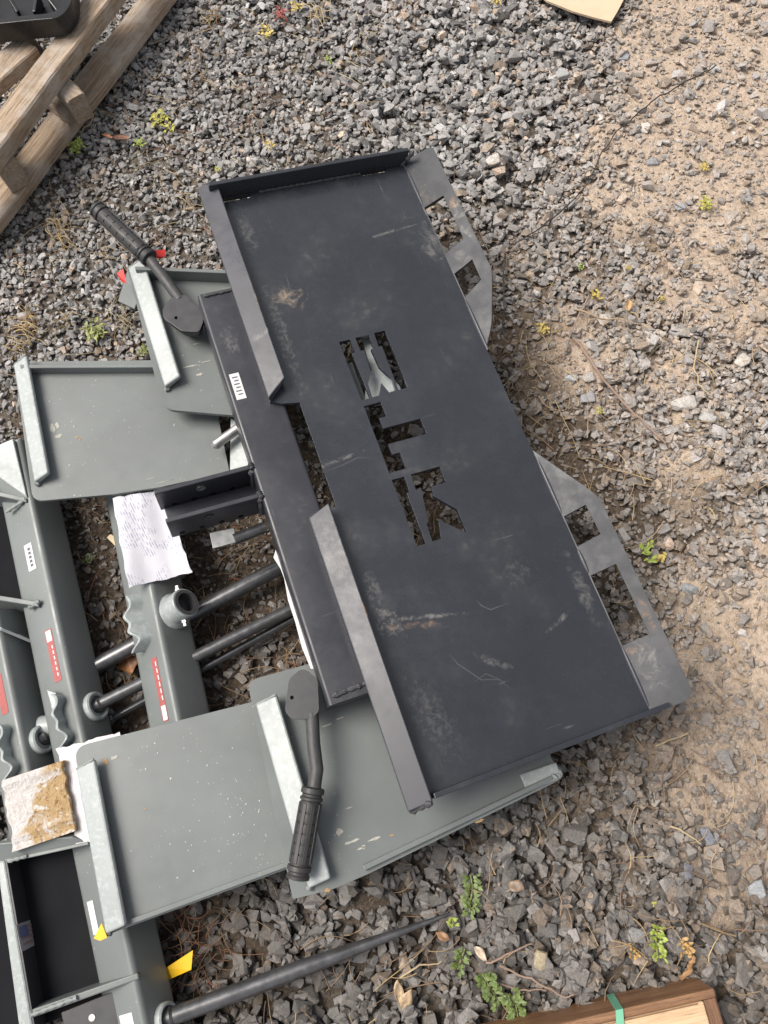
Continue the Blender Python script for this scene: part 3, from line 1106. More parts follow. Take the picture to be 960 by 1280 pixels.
def rubbed(root, fr, strips, mat):
    """Small bare spots where paint has been knocked off."""
    r = random.Random(3)
    for (px, py, w, h) in strips:
        w, h = w * .75, h * .7
        u, v = on(fr, (px, py))
        n = 11
        ring = []
        for j in range(n):
            a = 2 * math.pi * j / n
            ring.append((u + h * math.sin(a) * r.uniform(.4, 1.2), v + w * math.cos(a) * r.uniform(.4, 1.2)))
        verts = [fp(fr, p[0], p[1], 0.0006) for p in ring] + [fp(fr, p[0], p[1], 0.0001) for p in ring]
        faces = [tuple(range(n))] + [(i, (i + 1) % n, n + (i + 1) % n, n + i) for i in range(n)]
        obj('paint_chip', verts, faces, mat, root)


M['bare'] = simple('bare_scuff', (0.36, 0.35, 0.31), 0.55, 0.4, 250)
M['rusty'] = simple('rusty_scuff', (0.33, 0.21, 0.10), 0.7, 0.4, 250)


def square_tube(name, a, b, side, roll, mat, parent, end_cut=0.0):
    """Tube whose right-hand face looks roll radians above the horizontal; a, b = the ridge ends."""
    a, b = Vector(a), Vector(b)
    d = (b - a).normalized()
    r = Vector((-d.y, d.x, 0)).normalized()           # to the right when d runs down the photo
    z = Vector((0, 0, 1))
    nr = r * math.cos(roll) + z * math.sin(roll)
    nl = -r * math.sin(roll) + z * math.cos(roll)
    off = (nr + nl) * (side / 2)
    prof = rounded([(-.5, -.5), (.5, -.5), (.5, .5), (-.5, .5)], 0.13, 4)
    verts = []
    for e in (a, b):
        c = e - off
        for (x, y) in prof:
            verts.append(c + nr * x * side + nl * y * side)
    m = len(prof)
    faces = [(i, (i + 1) % m, m + (i + 1) % m, m + i) for i in range(m)] + [tuple(range(m))[::-1], tuple(range(m, 2 * m))]
    obj(name, verts, faces, mat, parent, smooth=True, autosmooth=40)
    return dict(a=a, b=b, d=d, nr=nr, nl=nl, s=side)


def tp(t, along, face, across, up=0.0):
    """Point on a tube: along metres from a; face 'r' or 'l'; across = metres from the ridge down the face."""
    p = t['a'] + t['d'] * along
    if face == 'r':
        return p - t['nl'] * across + t['nr'] * up
    return p - t['nr'] * across + t['nl'] * up


def along_of(t, px, py):
    q = spot(px, py, t['a'].z)
    return (q - t['a']).dot(t['d'])


def sticker(root, t, along, length, face, a0, a1, mat, name='label'):
    q = [tp(t, along, face, a0, .0006), tp(t, along + length, face, a0, .0006), tp(t, along + length, face, a1, .0006), tp(t, along, face, a1, .0006)]
    return slab_dir(name, q, (t['nl'] if face == 'l' else t['nr']) * -0.0004, mat, root, 0)


def wavy_plate(root, t, a0, a1, across, h, lean, mat='grey_lip_lit'):
    """Bent, scalloped catch plate standing on the tube."""
    n = 22
    verts, faces = [], []
    th = 0.006
    for i in range(n + 1):
        s = i / n
        w = 0.009 * math.sin(s * 2 * math.pi * 1.45 + 0.5) + 0.003 * math.sin(s * 17) + 0.014 * (1 - abs(2 * s - 1)) ** 0.8 - 0.010
        hh = h * (0.70 + 0.30 * math.sin(s * math.pi)) + 0.003 * math.sin(s * 21)
        for (o, k) in ((0, 0), (th, 0), (th, 1), (0, 1)):
            verts.append(tp(t, a0 + (a1 - a0) * s, 'l', across - w - o + lean * k * hh, hh * k - 0.002 * (1 - k)))
    for i in range(n):
        for j in range(4):
            a, b = i * 4 + j, i * 4 + (j + 1) % 4
            faces.append((a, b, b + 4, a + 4))
    faces += [(3, 2, 1, 0), tuple(n * 4 + j for j in range(4))]
    return obj('catch_plate', verts, faces, mat, root, smooth=True, autosmooth=35, bevel=0.001)


def collar(root, base, axis, r, mat='grey_lip_lit'):
    return lathe('collar', [(r, -0.004), (r, 0.004), (r * 0.97, 0.008), (r * 0.86, 0.010), (r * 0.72, 0.008), (r * 0.68, 0.002)], base, axis, mat, root)


# ---- frame with the levers: plates A (far) and D (near)
F2 = plane_frame((157, 335), (362, 1124), 0.165, 0.10)
r2 = empty('bale_spear_attachment', spot(330, 700, 0.0), 'grey steel frame directly under the black plate and both black levers', 'attachment frame', 'grey bale spear attachments')
pA = grey_plate(r2, F2, [(158, 331), (300, 343), (345, 525), (290, 519), (209, 512), (200, 495)], [0.012, 0, 0, 0, 0.02, 0.01])
grey_lip_lit(r2, F2, [(162, 341), (207, 488)], 0.038, 0.011, (-0.010, -0.008))
grey_flange(r2, F2, (172, 345), (300, 350), 0.030, 1)
pD = grey_plate(r2, F2, [(309, 851), (400, 826), (640, 770), (690, 951), (704, 962), (702, 974), (459, 1093), (415, 1112), (366, 1124), (363, 1110)], [0.02, 0, 0, 0.008, 0.012, 0.008, 0, 0, 0.004, 0.0])
grey_lip_lit(r2, F2, [(320, 882), (385, 1110)], 0.042, 0.011, (-0.004, -0.004))
grey_flange(r2, F2, (455, 1088), (690, 975), 0.010, -1)
weld('weld_bead', fp(F2, *on(F2, (690, 973)), 0.008), fp(F2, *on(F2, (700, 966)), 0.004), 0.006, 'grey_weld', r2)
_o = slab('lower_flange', [fp(F2, *on(F2, (649, 968)), 0.002), fp(F2, *on(F2, (659, 991)), 0.002), fp(F2, *on(F2, (700, 972)), 0.010), fp(F2, *on(F2, (693, 953)), 0.010)], 0.006, 'grey_lip_lit', r2, 0.002)  # brightness from its facing is put into the lighter paint
_o['label'] = 'corner flange with painted light by the edge of the black plate'
slab('side_gusset', [spot(160, 335, 0.120), spot(147, 376, 0.120), spot(168, 386, 0.128), spot(184, 345, 0.135)], 0.008, 'grey', r2)
droplets(r2, F2, pA, 80, 1)
droplets(r2, F2, pD[:1] + pD[7:] + [pD[6], pD[1]], 90, 2)
rubbed(r2, F2, [(238, 458, .026, .003), (250, 468, .010, .004), (258, 452, .020, .0012), (245, 430, .012, .0015), (425, 1040, .010, .008), (440, 1052, .022, .004), (452, 1060, .012, .003), (436, 1010, .012, .0015), (470, 1048, .016, .003), (410, 906, .016, .002), (424, 898, .010, .003), (455, 1058, .006, .006)], 'bare')
rubbed(r2, F2, [(409, 1113, .008, .006), (600, 1026, .012, .003), (490, 1044, .006, .002)], 'rusty')
# catch plate that shows through the first letter, and the pieces that carry it
zc = 0.186
shape = [(452, 416), (466, 414), (471, 436), (466, 437), (476, 458), (500, 482), (506, 500), (480, 505), (455, 502), (459, 472), (464, 462), (456, 436)]
sheet('catch_plate', [tuple(spot(p[0], p[1], zc).xy) for p in shape], [], (Vector((0, 0, zc)), Vector((1, 0, 0)), Vector((0, 1, 0)), Vector((0, 0, 1))), 0.010, 'grey_lip_lit', r2, 0.0015)
slab('strut', [spot(424, 458, .180), spot(440, 452, .180), spot(462, 512, .180), spot(446, 516, .180)], 0.05, 'grey', r2)
slab('strut', [spot(330, 440, .125), spot(333, 410, .125), spot(450, 458, .125), spot(448, 488, .125)], 0.04, 'grey', r2)

# ---- frame next to it: plates B (far), C (near) and the tube with the socket
F1 = plane_frame((16, 463), (133, 1172), 0.138, 0.07)
r1 = empty('bale_spear_attachment', spot(220, 800, 0.0), 'grey steel frame whose tube carries a round pipe socket and a paper sheet', 'attachment frame', 'grey bale spear attachments')
pB = grey_plate(r1, F1, [(17, 452), (190, 450), (262, 470), (287, 590), (200, 609), (140, 618), (41, 627)], [0.012, 0, 0, 0, 0.0, 0.0, 0.02])
grey_lip_lit(r1, F1, [(20, 461), (46, 606)], 0.034, 0.011, (-0.010, -0.006))
grey_flange(r1, F1, (30, 463), (205, 462), 0.022, 1)
pC = grey_plate(r1, F1, [(92, 934), (312, 878), (400, 862), (440, 1058), (360, 1086), (160, 1159), (136, 1168)], [0.022, 0, 0, 0, 0, 0, 0.004])
grey_lip_lit(r1, F1, [(98, 962), (135, 1166)], 0.038, 0.011, (-0.006, -0.004))
grey_flange(r1, F1, (165, 1155), (385, 1074), 0.008, -1)
droplets(r1, F1, pB, 190, 4)
droplets(r1, F1, [pC[0], pC[1], pC[4], pC[5]], 330, 5)
rubbed(r1, F1, [(66, 536, .008, .018), (74, 545, .010, .006), (72, 532, .006, .010), (202, 603, .025, .0012), (190, 598, .020, .0009), (143, 947, .010, .006)], 'bare')
rubbed(r1, F1, [(96, 547, .005, .005), (100, 549, .003, .003), (133, 952, .006, .007), (181, 1011, .003, .003)], 'rusty')
slab('lower_flange', [spot(288, 522, .125), spot(300, 530, .135), spot(318, 580, .135), spot(287, 588, .125)], 0.006, 'grey_lip_lit', r1)
lathe('latch_pin', [(0.004, -0.006), (0.0095, 0.0), (0.0095, 0.055)], spot(269, 556, .145), spot(300, 534, .150) - spot(269, 556, .145), 'zinc', r1, seg=20)
T2 = square_tube('frame_tube', spot(162, 600, .112), spot(240, 985, .112), 0.078, R(35), 'grey', r1)
al = along_of(T2, 210, 760)
sk0, skd = tp(T2, al, 'r', 0.040, -0.002), (T2['nr'] + Vector((0.08, 0.10, 0.25))).normalized()
lathe('socket', [(0.036, -0.010), (0.034, 0.004), (0.0275, 0.010), (0.0275, 0.040), (0.0260, 0.042), (0.0225, 0.042), (0.0215, 0.030), (0.0190, 0.028), (0.0190, -0.002)], sk0, skd, 'grey_lip_lit', r1, 28)
lathe('socket_liner', [(0.0235, 0.020), (0.0235, 0.0440), (0.0175, 0.0440), (0.0170, 0.0), (0.002, 0.0)], sk0, skd, 'rod', r1, 28)
for sgn in (1, -1):
    e = (T2['d'] * -sgn).normalized()
    b0 = sk0 + skd * 0.026
    lathe('socket_bolt', [(0.0062, 0.024), (0.0062, 0.032), (0.0042, 0.032), (0.0042, 0.038)], b0, e, 'zinc', r1, 6, smooth=False)
wavy_plate(r1, T2, along_of(T2, 172, 738), along_of(T2, 186, 808), 0.036, 0.026, 0.5)
st = sticker(r1, T2, along_of(T2, 190, 820), 0.112, 'l', 0.022, 0.036, 'redink', 'warning_label')
slab_dir('label_tip', [tp(T2, along_of(T2, 190, 820) + .085, 'l', .023, .0010), tp(T2, along_of(T2, 190, 820) + .110, 'l', .023, .0010), tp(T2, along_of(T2, 190, 820) + .110, 'l', .034, .0010), tp(T2, along_of(T2, 190, 820) + .085, 'l', .034, .0010)], T2['nl'] * -0.0003, 'white', st, 0)
for k in range(6):
    a = along_of(T2, 190, 820) + 0.008 + 0.012 * k
    slab_dir('print', [tp(T2, a, 'l', .025, .0010), tp(T2, a + .008, 'l', .025, .0010), tp(T2, a + .008, 'l', .0275, .0010), tp(T2, a, 'l', .0275, .0010)], T2['nl'] * -0.0003, 'white', st, 0)

# ---- third frame: tube with labels, cross gussets and the open box at the near end
r3 = empty('bale_spear_attachment', spot(80, 800, 0.0), 'grey steel frame with white and red labels on its tube and an open box', 'attachment frame', 'grey bale spear attachments')
T1 = square_tube('frame_tube', spot(23, 548, .105), spot(190, 1320, .105), 0.075, R(24), 'grey', r3)
st = sticker(r3, T1, along_of(T1, 36, 676), 0.052, 'l', 0.022, 0.040, 'white', 'part_label')
for k in range(5):
    a = along_of(T1, 36, 676) + 0.008 + 0.008 * k
    slab_dir('print', [tp(T1, a, 'l', .027, .0010), tp(T1, a + .005, 'l', .027, .0010), tp(T1, a + .005, 'l', .033, .0010), tp(T1, a, 'l', .033, .0010)], T1['nl'] * -0.0003, 'ink', st, 0)
st = sticker(r3, T1, along_of(T1, 62, 784), 0.095, 'l', 0.018, 0.034, 'redink', 'warning_label')
slab_dir('label_tip', [tp(T1, along_of(T1, 62, 784) + .002, 'l', .020, .0010), tp(T1, along_of(T1, 62, 784) + .022, 'l', .020, .0010), tp(T1, along_of(T1, 62, 784) + .022, 'l', .032, .0010), tp(T1, along_of(T1, 62, 784) + .002, 'l', .032, .0010)], T1['nl'] * -0.0003, 'white', st, 0)
for k in range(6):
    a = along_of(T1, 62, 784) + 0.030 + 0.010 * k
    slab_dir('print', [tp(T1, a, 'l', .022, .0010), tp(T1, a + .006, 'l', .022, .0010), tp(T1, a + .006, 'l', .0245, .0010), tp(T1, a, 'l', .0245, .0010)], T1['nl'] * -0.0003, 'white', st, 0)
st = sticker(r3, T1, along_of(T1, 152, 1112), 0.050, 'l', 0.050, 0.062, 'white', 'part_label')
st = sticker(r3, T1, along_of(T1, 176, 1262), 0.040, 'l', 0.020, 0.045, 'white', 'part_label')
wavy_plate(r3, T1, along_of(T1, 88, 860), along_of(T1, 104, 928), 0.032, 0.024, -0.2)
slab('catch_foot', [spot(58, 862, .105), spot(70, 866, .108), spot(72, 905, .108), spot(68, 900, .105)], 0.006, 'grey_lip_lit', r3)
collar(r3, tp(T1, along_of(T1, 96, 886), 'r', 0.040, 0.001), T1['nr'], 0.026)
collar(r3, tp(T1, along_of(T1, 188, 1288), 'r', 0.042, 0.001), T1['nr'], 0.024)
lathe('pipe_stub', [(0.020, 0.0), (0.020, 0.03), (0.019, 0.033), (0.004, 0.034)], spot(74, 906, .05), Vector((-1, -.15, 0.05)), 'grey_lip_lit', r3)
# end plate at the far tip
slab('end_plate', [spot(-26, 566, .108), spot(16, 548, .112), spot(34, 622, .106), spot(-8, 592, .106)], 0.010, 'grey_lip_lit', r3, 0.002)
# gussets between the tube and the frame further left
for (a, b, zt, zb) in (((-40, 606), (33, 622), .105, .02), ((-40, 738), (48, 752), .100, .02)):
    A, B = spot(*a, zt), spot(*b, zt)
    t = Vector((0.02, -0.10, 0)).normalized() * 0.009
    slab_dir('gusset', [A, B, B + t, A + t], (0, -0.012, -(zt - zb)), 'grey', r3)
weld('weld_bead', spot(8, 640, .095), spot(32, 624, .103), 0.0035, 'grey_weld', r3)
weld('weld_bead', spot(36, 760, .092), spot(49, 751, .102), 0.004, 'grey_weld', r3)
slab('gap_shade_plate', [spot(-60, 596, .052), spot(20, 605, .052), spot(50, 752, .052), spot(-60, 745, .052)], 0.008, 'hole', r3)  # near-black sheet painting the shade of the gap beside the tube
# open box: rims round a deep well
slab('rim', [spot(-40, 1058, .112), spot(90, 1046, .118), spot(112, 1054, .112), spot(4, 1080, .100)], 0.010, 'grey', r3, 0.002)
slab_dir('rim', [spot(6, 1074, .104), spot(110, 1052, .116), spot(111, 1056, .116), spot(7, 1079, .104)], (0, 0.01, -0.085), 'grey', r3)
slab_dir('rim', [spot(-5, 1076, .105), spot(6, 1076, .105), spot(42, 1290, .105), spot(24, 1290, .105)], (0.0, 0, -0.095), 'grey_lip_lit', r3, 0.003)
slab_dir('rim', [spot(34, 1264, .104), spot(172, 1216, .104), spot(174, 1224, .104), spot(36, 1274, .104)], (0, 0, -0.090), 'grey', r3, 0.002)
weld('weld_bead', spot(40, 1268, .105), spot(96, 1247, .106), 0.0028, 'grey_weld', r3)
weld('weld_bead', spot(10, 1077, .106), spot(34, 1070, .109), 0.0028, 'grey_weld', r3)
slab('end_plate', [spot(76, 1266, .085), spot(150, 1236, .085), spot(165, 1310, .085), spot(90, 1330, .085)], 0.008, 'lever', r3)
lathe('end_plate_hole', [(0.005, 0), (0.005, 0.001)], spot(115, 1272, .0852), Vector((0, 0, 1)), 'zinc', r3)
_o = slab('shaded_well_floor', [spot(-60, 1060, .062), spot(120, 1050, .062), spot(160, 1235, .062), spot(-10, 1310, .062)], 0.008, 'hole', r3)  # deep shade of the well painted as a near-black floor
wa, wb = spot(6, 1076, .1045), spot(42, 1290, .1045)
wn_ = Vector((-(wb - wa).y, (wb - wa).x, 0)).normalized()          # the wall's face, looking right
wd = (wb - wa).normalized()
slab_dir('well_shade_liner', [wa + wn_ * .0030, wb + wn_ * .0030, wb + wn_ * .0005, wa + wn_ * .0005], (0, 0, -0.090), 'lever', r3, 0)  # black liner added to paint the shade on the inner wall
q4 = [spot_on(p[0], p[1], wa + wn_ * .0036, wn_) for p in ((20, 1156), (43, 1148), (50, 1178), (27, 1190))]
fl = slab_dir('flag_label', q4, wn_ * -.0005, 'dimmed', r3, 0)
fl['label'] = 'small faded flag sticker with painted shade'


def in_quad(s, t, dz):
    a, b, c, d = q4
    p = (a.lerp(b, s)).lerp(d.lerp(c, s), t)
    return p + wn_ * dz


for k in range(4):
    t0 = 0.14 + 0.20 * k
    slab_dir('flag_stripe', [in_quad(.12, t0, .0006), in_quad(.90, t0, .0006), in_quad(.90, t0 + .09, .0006), in_quad(.12, t0 + .09, .0006)], wn_ * -.0003, 'dimmedred', fl, 0)
slab_dir('flag_canton', [in_quad(.10, .12, .0012), in_quad(.50, .12, .0012), in_quad(.50, .52, .0012), in_quad(.10, .52, .0012)], wn_ * -.0003, 'dimmedblue', fl, 0)

# ---- fourth frame at the picture's left edge
r4 = empty('bale_spear_attachment', spot(0, 860, 0.0), 'grey steel tube at the left picture edge running up to the stained white wood block', 'attachment frame', 'grey bale spear attachments')
T0 = square_tube('frame_tube', spot(-6, 760, .098), spot(52, 1046, .098), 0.072, R(24), 'grey', r4)
slab('end_plate', [spot(-40, 778, .104), spot(2, 784, .104), spot(44, 802, .060), spot(-20, 770, .060)], 0.006, 'grey_lip_lit', r4)
wavy_plate(r4, T0, along_of(T0, 14, 900), along_of(T0, 30, 968), 0.030, 0.024, -0.2)
collar(r4, tp(T0, along_of(T0, 24, 930), 'r', 0.038, 0.001), T0['nr'], 0.025)
sticker(r4, T0, along_of(T0, 8, 838), 0.070, 'l', 0.016, 0.032, 'redink', 'warning_label')


# ------------------------------------------------------------------ spears
def spear(a, b, r, label, tip=False, cat='spear', prof=None):
    a, b = Vector(a), Vector(b)
    root = empty('bale_spear', a.lerp(b, .5) - Vector((0, 0, r)), label, cat, 'black bale spears')
    n = 14
    pts = [a.lerp(b, i / n) for i in range(n + 1)]
    if tip:
        rad = [r * (1 if i < n * 0.45 else max(0.16, 1 - ((i / n - .45) / .55) ** 1.25 * 0.86)) for i in range(n + 1)]
    else:
        rad = [r] * (n + 1)
    pipe('shaft', pts, rad, 'rod', root, 18)
    lathe('shoulder', [(r * 1.02, 0), (r * 1.28, 0.004), (r * 1.28, 0.014), (r * 1.02, 0.018)], a + (b - a).normalized() * 0.004, b - a, 'rod', root)
    return root


spear(spot(95, 846, .030), spot(392, 686, .030), 0.0150, 'thick black round spear crossing behind the tube with the socket, farther of the pair')
spear(tp(T1, along_of(T1, 96, 886), 'r', 0.040, -0.010), spot(392, 748, .034), 0.0115, 'black glossy spear fitted into the collar of the tube with the red label')
spear(spot(128, 905, .016), spot(380, 766, .020), 0.0075, 'thin black rod lying just below the spear in the collar', cat='rod')
spear(tp(T1, along_of(T1, 188, 1288), 'r', 0.042, -0.010), spot(563, 1142, .024), 0.0135, 'black tapered spear pointing across the gravel near the bottom edge', True)
spear(tp(T0, along_of(T0, 24, 930), 'r', 0.038, -0.010), spot(76, 908, .050), 0.0115, 'short stretch of black rod between the two leftmost grey tubes', cat='rod')


# ------------------------------------------------------------------ latch levers
def lever(head_px, zh, rod_px, grip_a, grip_b, zr, label, hole_px):
    ctr = spot(sum(p[0] for p in head_px) / len(head_px), sum(p[1] for p in head_px) / len(head_px), zh - .03)
    root = empty('latch_lever', ctr, label, 'lever', 'black latch levers with rubber grips')
    fr = (Vector((0, 0, zh)), Vector((1, 0, 0)), Vector((0, 1, 0)), Vector((0, 0, 1)))
    poly = rounded([tuple(spot(p[0], p[1], zh).xy) for p in head_px], 0.006, 3)
    hp = spot(hole_px[0], hole_px[1], zh)
    ring = [(hp.x + .0032 * math.cos(a * .7854), hp.y + .0032 * math.sin(a * .7854)) for a in range(8)]
    sheet('head_plate', poly, [ring], fr, 0.009, 'lever', root, 0.0012)
    poly2 = [(ctr.x + (p[0] - ctr.x) * .86, ctr.y + (p[1] - ctr.y) * .86) for p in poly]
    fr2 = (Vector((0, 0, zh - .0095)), fr[1], fr[2], fr[3])
    sheet('hub', poly2, [], fr2, 0.020, 'lever', root, 0.001)
    pipe('rod', [spot(p[0], p[1], z) for p, z in rod_px], 0.0105, 'cast', root, 18)
    A, B = spot(grip_a[0], grip_a[1], zr[0]), spot(grip_b[0], grip_b[1], zr[1])
    L = (B - A).length
    prof = [(0.0105, -0.002), (0.0172, 0.0), (0.0180, 0.003), (0.0180, 0.007), (0.0150, 0.009), (0.0150, 0.012), (0.0176, 0.014), (0.0176, 0.017), (0.0148, 0.0185)]
    t = 0.0215
    step = (L - 0.040) / 6
    for k in range(6):
        prof += [(0.0164, t), (0.0166, t + step * .5), (0.0164, t + step - 0.0028), (0.0152, t + step - 0.0022), (0.0152, t + step - 0.0004)]
        t += step
    prof += [(0.0180, t + .001), (0.0184, t + .004), (0.0184, t + .007), (0.0155, t + .009), (0.0155, t + .012), (0.0176, L - .004), (0.0172, L), (0.0120, L + .0015), (0.011, L - .003)]
    g = lathe('grip', prof, A, B - A, 'rubber', root, 28, auto=30)
    d, s, u = frame_axes(B - A)
    for k in range(8):                                     # raised ribs along the grip
        a = 2 * math.pi * (k + .5) / 8
        n = s * math.cos(a) + u * math.sin(a)
        w = (s * -math.sin(a) + u * math.cos(a)) * 0.0030
        p0, p1 = A + d * 0.0215 + n * 0.0160, A + d * (L - 0.022) + n * 0.0160
        top = [p0 - w + n * .0016, p0 + w + n * .0016, p1 + w + n * .0016, p1 - w + n * .0016]
        slab_dir('rib', top, n * -0.003, 'rubber', g, 0.0006)
    return root


lever([(203, 386), (213, 372), (232, 368), (252, 389), (254.5, 401), (249, 415), (227, 414), (204, 397)], .205,
      [((226, 376), .196), ((204, 346), .197), ((184, 320), .199), ((178, 312), .200)], (187, 323), (121, 261), (.199, .214),
      'black lever with ribbed rubber grip sticking out over the gravel beside the far grey lip', (220, 397))
lever([(361, 849), (375, 837), (383, 837), (397, 849), (399, 889), (389, 899), (364, 899), (356, 889)], .215,
      [((390, 892), .205), ((392, 930), .206), ((396, 962), .208), ((392, 990), .208)], (391.5, 985), (372, 1098), (.208, .200),
      'black curved lever with ribbed rubber grip lying across the near grey lip', (365, 872))


# ------------------------------------------------------------------ papers, labels, tags
def paper(name, pix, z, mat, label, cat, sag=0.004, n=14, m=14, seed=1, thick=0.0006, curl=0.0):
    r = random.Random(seed)
    ph = [r.uniform(0, 6) for _ in range(6)]
    q = [spot(p[0], p[1], p[2] if len(p) > 2 else z) for p in pix]
    verts, faces = [], []
    for k in (0, 1):
        for i in range(n + 1):
            for j in range(m + 1):
                s, t = i / n, j / m
                p = q[0].lerp(q[1], s).lerp(q[3].lerp(q[2], s), t)
                p = p + Vector((0, 0, sag * (math.sin(5 * s + ph[0] + 3 * t) + .6 * math.sin(9 * t + ph[1] - 4 * s) + .4 * math.sin(14 * s + ph[2])) - k * thick + curl * (2 * s - 1) ** 2))
                e = 0.0018
                if i in (0, n) or j in (0, m):
                    p = p + Vector((r.uniform(-e, e), r.uniform(-e, e), 0)) if k == 0 else Vector(verts[i * (m + 1) + j]) - Vector((0, 0, thick))
                verts.append(p)
    K = (n + 1) * (m + 1)
    for k in (0, 1):
        for i in range(n):
            for j in range(m):
                a = k * K + i * (m + 1) + j
                faces.append((a, a + 1, a + m + 2, a + m + 1))
    ring = [i * (m + 1) for i in range(n + 1)] + [n * (m + 1) + j for j in range(1, m + 1)] + [i * (m + 1) + m for i in range(n - 1, -1, -1)] + [j for j in range(m - 1, 0, -1)]
    for i in range(len(ring)):
        a, b = ring[i], ring[(i + 1) % len(ring)]
        faces.append((a, b, K + b, K + a))
    o = obj(name, verts, faces, mat, smooth=True, autosmooth=50)
    tag(o, label, cat)
    return o


tube_ang = math.atan2(T2['d'].y, T2['d'].x)
M['paper'] = paper_mat('printed_sheet', (0.60, 0.60, 0.65), 235, tube_ang + math.pi / 2 - 1.35, (0.10, 0.10, 0.24), None, 0.55)
M['paper2'] = paper_mat('printed_card', (0.66, 0.63, 0.63), 300, tube_ang, (0.30, 0.12, 0.30), None, 0.45)
paper('paper_sheet', [(140, 622, .122), (206, 612, .110), (240, 715, .100), (162, 735, .122)], .12, M['paper'], 'crumpled white printed paper sheet draped over the tube with the socket', 'paper', 0.003, seed=2)
paper('paper_sheet', [(70, 936, .112), (150, 916, .112), (180, 1040, .112), (95, 1056, .112)], .11, M['paper2'], 'white printed card sticking out under the corner of the near left grey plate', 'paper', 0.0012, seed=5)
o = slab('yellow_tag', [spot(206, 1211, .035), spot(241, 1188, .050), spot(239, 1212, .045), spot(210, 1225, .030)], 0.0012, 'yellow', None, 0.0)
tag(o, 'yellow plastic tag hanging over the gravel beside the near grey tube', 'tag')
o = slab('yellow_tag', [spot(127, 1154, .150), spot(134, 1172, .150), spot(125, 1176, .148), spot(117, 1173, .146)], 0.0012, 'yellow', None, 0.0)
tag(o, 'small folded yellow tag scrap at the near end of the left grey lip', 'tag')


def ribbon(pix, zs, label):
    q = [spot(p[0], p[1], z) for p, z in zip(pix, zs)]
    n = len(q)
    verts = q + [p - Vector((0, 0, .001)) for p in q]
    faces = [tuple(range(n)), tuple(range(n, 2 * n))[::-1]] + [(i, (i + 1) % n, n + (i + 1) % n, n + i) for i in range(n)]
    o = obj('red_ribbon', verts, faces, 'red')
    tag(o, label, 'ribbon', 'red ribbon ends by the far lever')


ribbon([(189, 313), (207, 312), (206, 321), (198, 323), (191, 320)], [.17, .165, .16, .16, .165], 'red ribbon scrap on the right of the far lever grip')
ribbon([(146, 342), (154, 336), (158, 354), (152, 352)], [.16, .165, .165, .155], 'red ribbon scrap poking out left of the far grey lip')
wl_ = [(337, 658), (344, 686), (343, 697), (350, 711), (355, 723), (361, 750), (368, 778), (378, 810), (389, 836), (400, 836), (392, 808), (380, 775), (368, 740), (358, 705), (348, 672)]
vv = [spot(p[0] + 1.2 * math.sin(i * 2.3), p[1], .172) for i, p in enumerate(wl_)]
n = len(vv)
o = obj('foam_strip', vv + [p - Vector((0, 0, .003)) for p in vv], [tuple(range(n)), tuple(range(n, 2 * n))[::-1]] + [(i, (i + 1) % n, n + (i + 1) % n, n + i) for i in range(n)], 'white')
tag(o, 'white torn strip showing along the underside of the black tube', 'foam strip')
o = slab('paper_scrap', [spot(133, 672, .02), spot(137, 668, .028), spot(152, 676, .03), spot(150, 689, .02)], 0.004, simple('cream_foam', (0.62, 0.50, 0.33), .8, .2, 80))
tag(o, 'cream torn scrap beside the printed paper sheet', 'scrap')


# ------------------------------------------------------------------ timber
def beam(parent, name, A, B, width, thick, mat, seed, wob=0.0016, n=9, side=None):
    """Rough sawn plank: top centre line A-B."""
    r = random.Random(seed)
    A, B = Vector(A), Vector(B)
    d = (B - A).normalized()
    s = side or Vector((-d.y, d.x, 0)).normalized()
    z = s.cross(d)
    if z.z < 0:
        z = -z
    verts, faces = [], []
    for i in range(n + 1):
        p = A.lerp(B, i / n)
        l, rr, u = [r.uniform(-1, 1) * wob for _ in range(3)]
        c = 0.10 * min(width, thick)
        prof = [(-.5 * width + l, -thick), (.5 * width + rr, -thick), (.5 * width + rr, -c + u), (.5 * width + rr - c, u), (0, u + r.uniform(-1, 1) * wob * .3), (-.5 * width + l + c, u), (-.5 * width + l, -c + u)]
        verts += [p + s * a + z * b for a, b in prof]
    m = 7
    for i in range(n):
        for j in range(m):
            a, b = i * m + j, i * m + (j + 1) % m
            faces.append((a, b, b + m, a + m))
    faces += [tuple(range(m))[::-1], tuple(n * m + j for j in range(m))]
    return obj(name, verts, faces, mat, parent, smooth=True, autosmooth=30)


pd = (spot(190, 0, .05) - spot(10, 230, .05)).normalized()
pc = Vector((-pd.y, pd.x, 0))
M['pal'] = wood('weathered_pine', (0.20, 0.140, 0.095), (0.46, 0.35, 0.25), pd, 0.85, (0.45, 0.40, 0.35))
M['pal2'] = wood('weathered_stringer', (0.20, 0.15, 0.11), (0.42, 0.33, 0.24), pc, 0.85, (0.36, 0.33, 0.30))
pal = empty('wooden_pallet', spot(60, 110, 0.0), 'weathered grey brown wooden pallet with open slats in the far left corner', 'pallet')
beam(pal, 'deck_board', spot(-60, 325, .040), spot(256, -86, .040), 0.072, 0.024, M['pal'], 1)
beam(pal, 'deck_board', spot(-60, 239, .150), spot(178, -80, .150), 0.060, 0.040, M['pal'], 2)
beam(pal, 'deck_board', spot(-60, 135, .140), spot(34, 52, .140), 0.062, 0.030, M['pal'], 3)
beam(pal, 'stringer', spot(22, 40, .108), spot(94, 122, .108), 0.045, 0.065, M['pal2'], 4)
beam(pal, 'stringer', spot(-60, 120, .108), spot(10, 208, .108), 0.045, 0.065, M['pal2'], 5)
beam(pal, 'block', spot(60, 112, .072), spot(90, 136, .072), 0.05, 0.030, M['pal2'], 6)

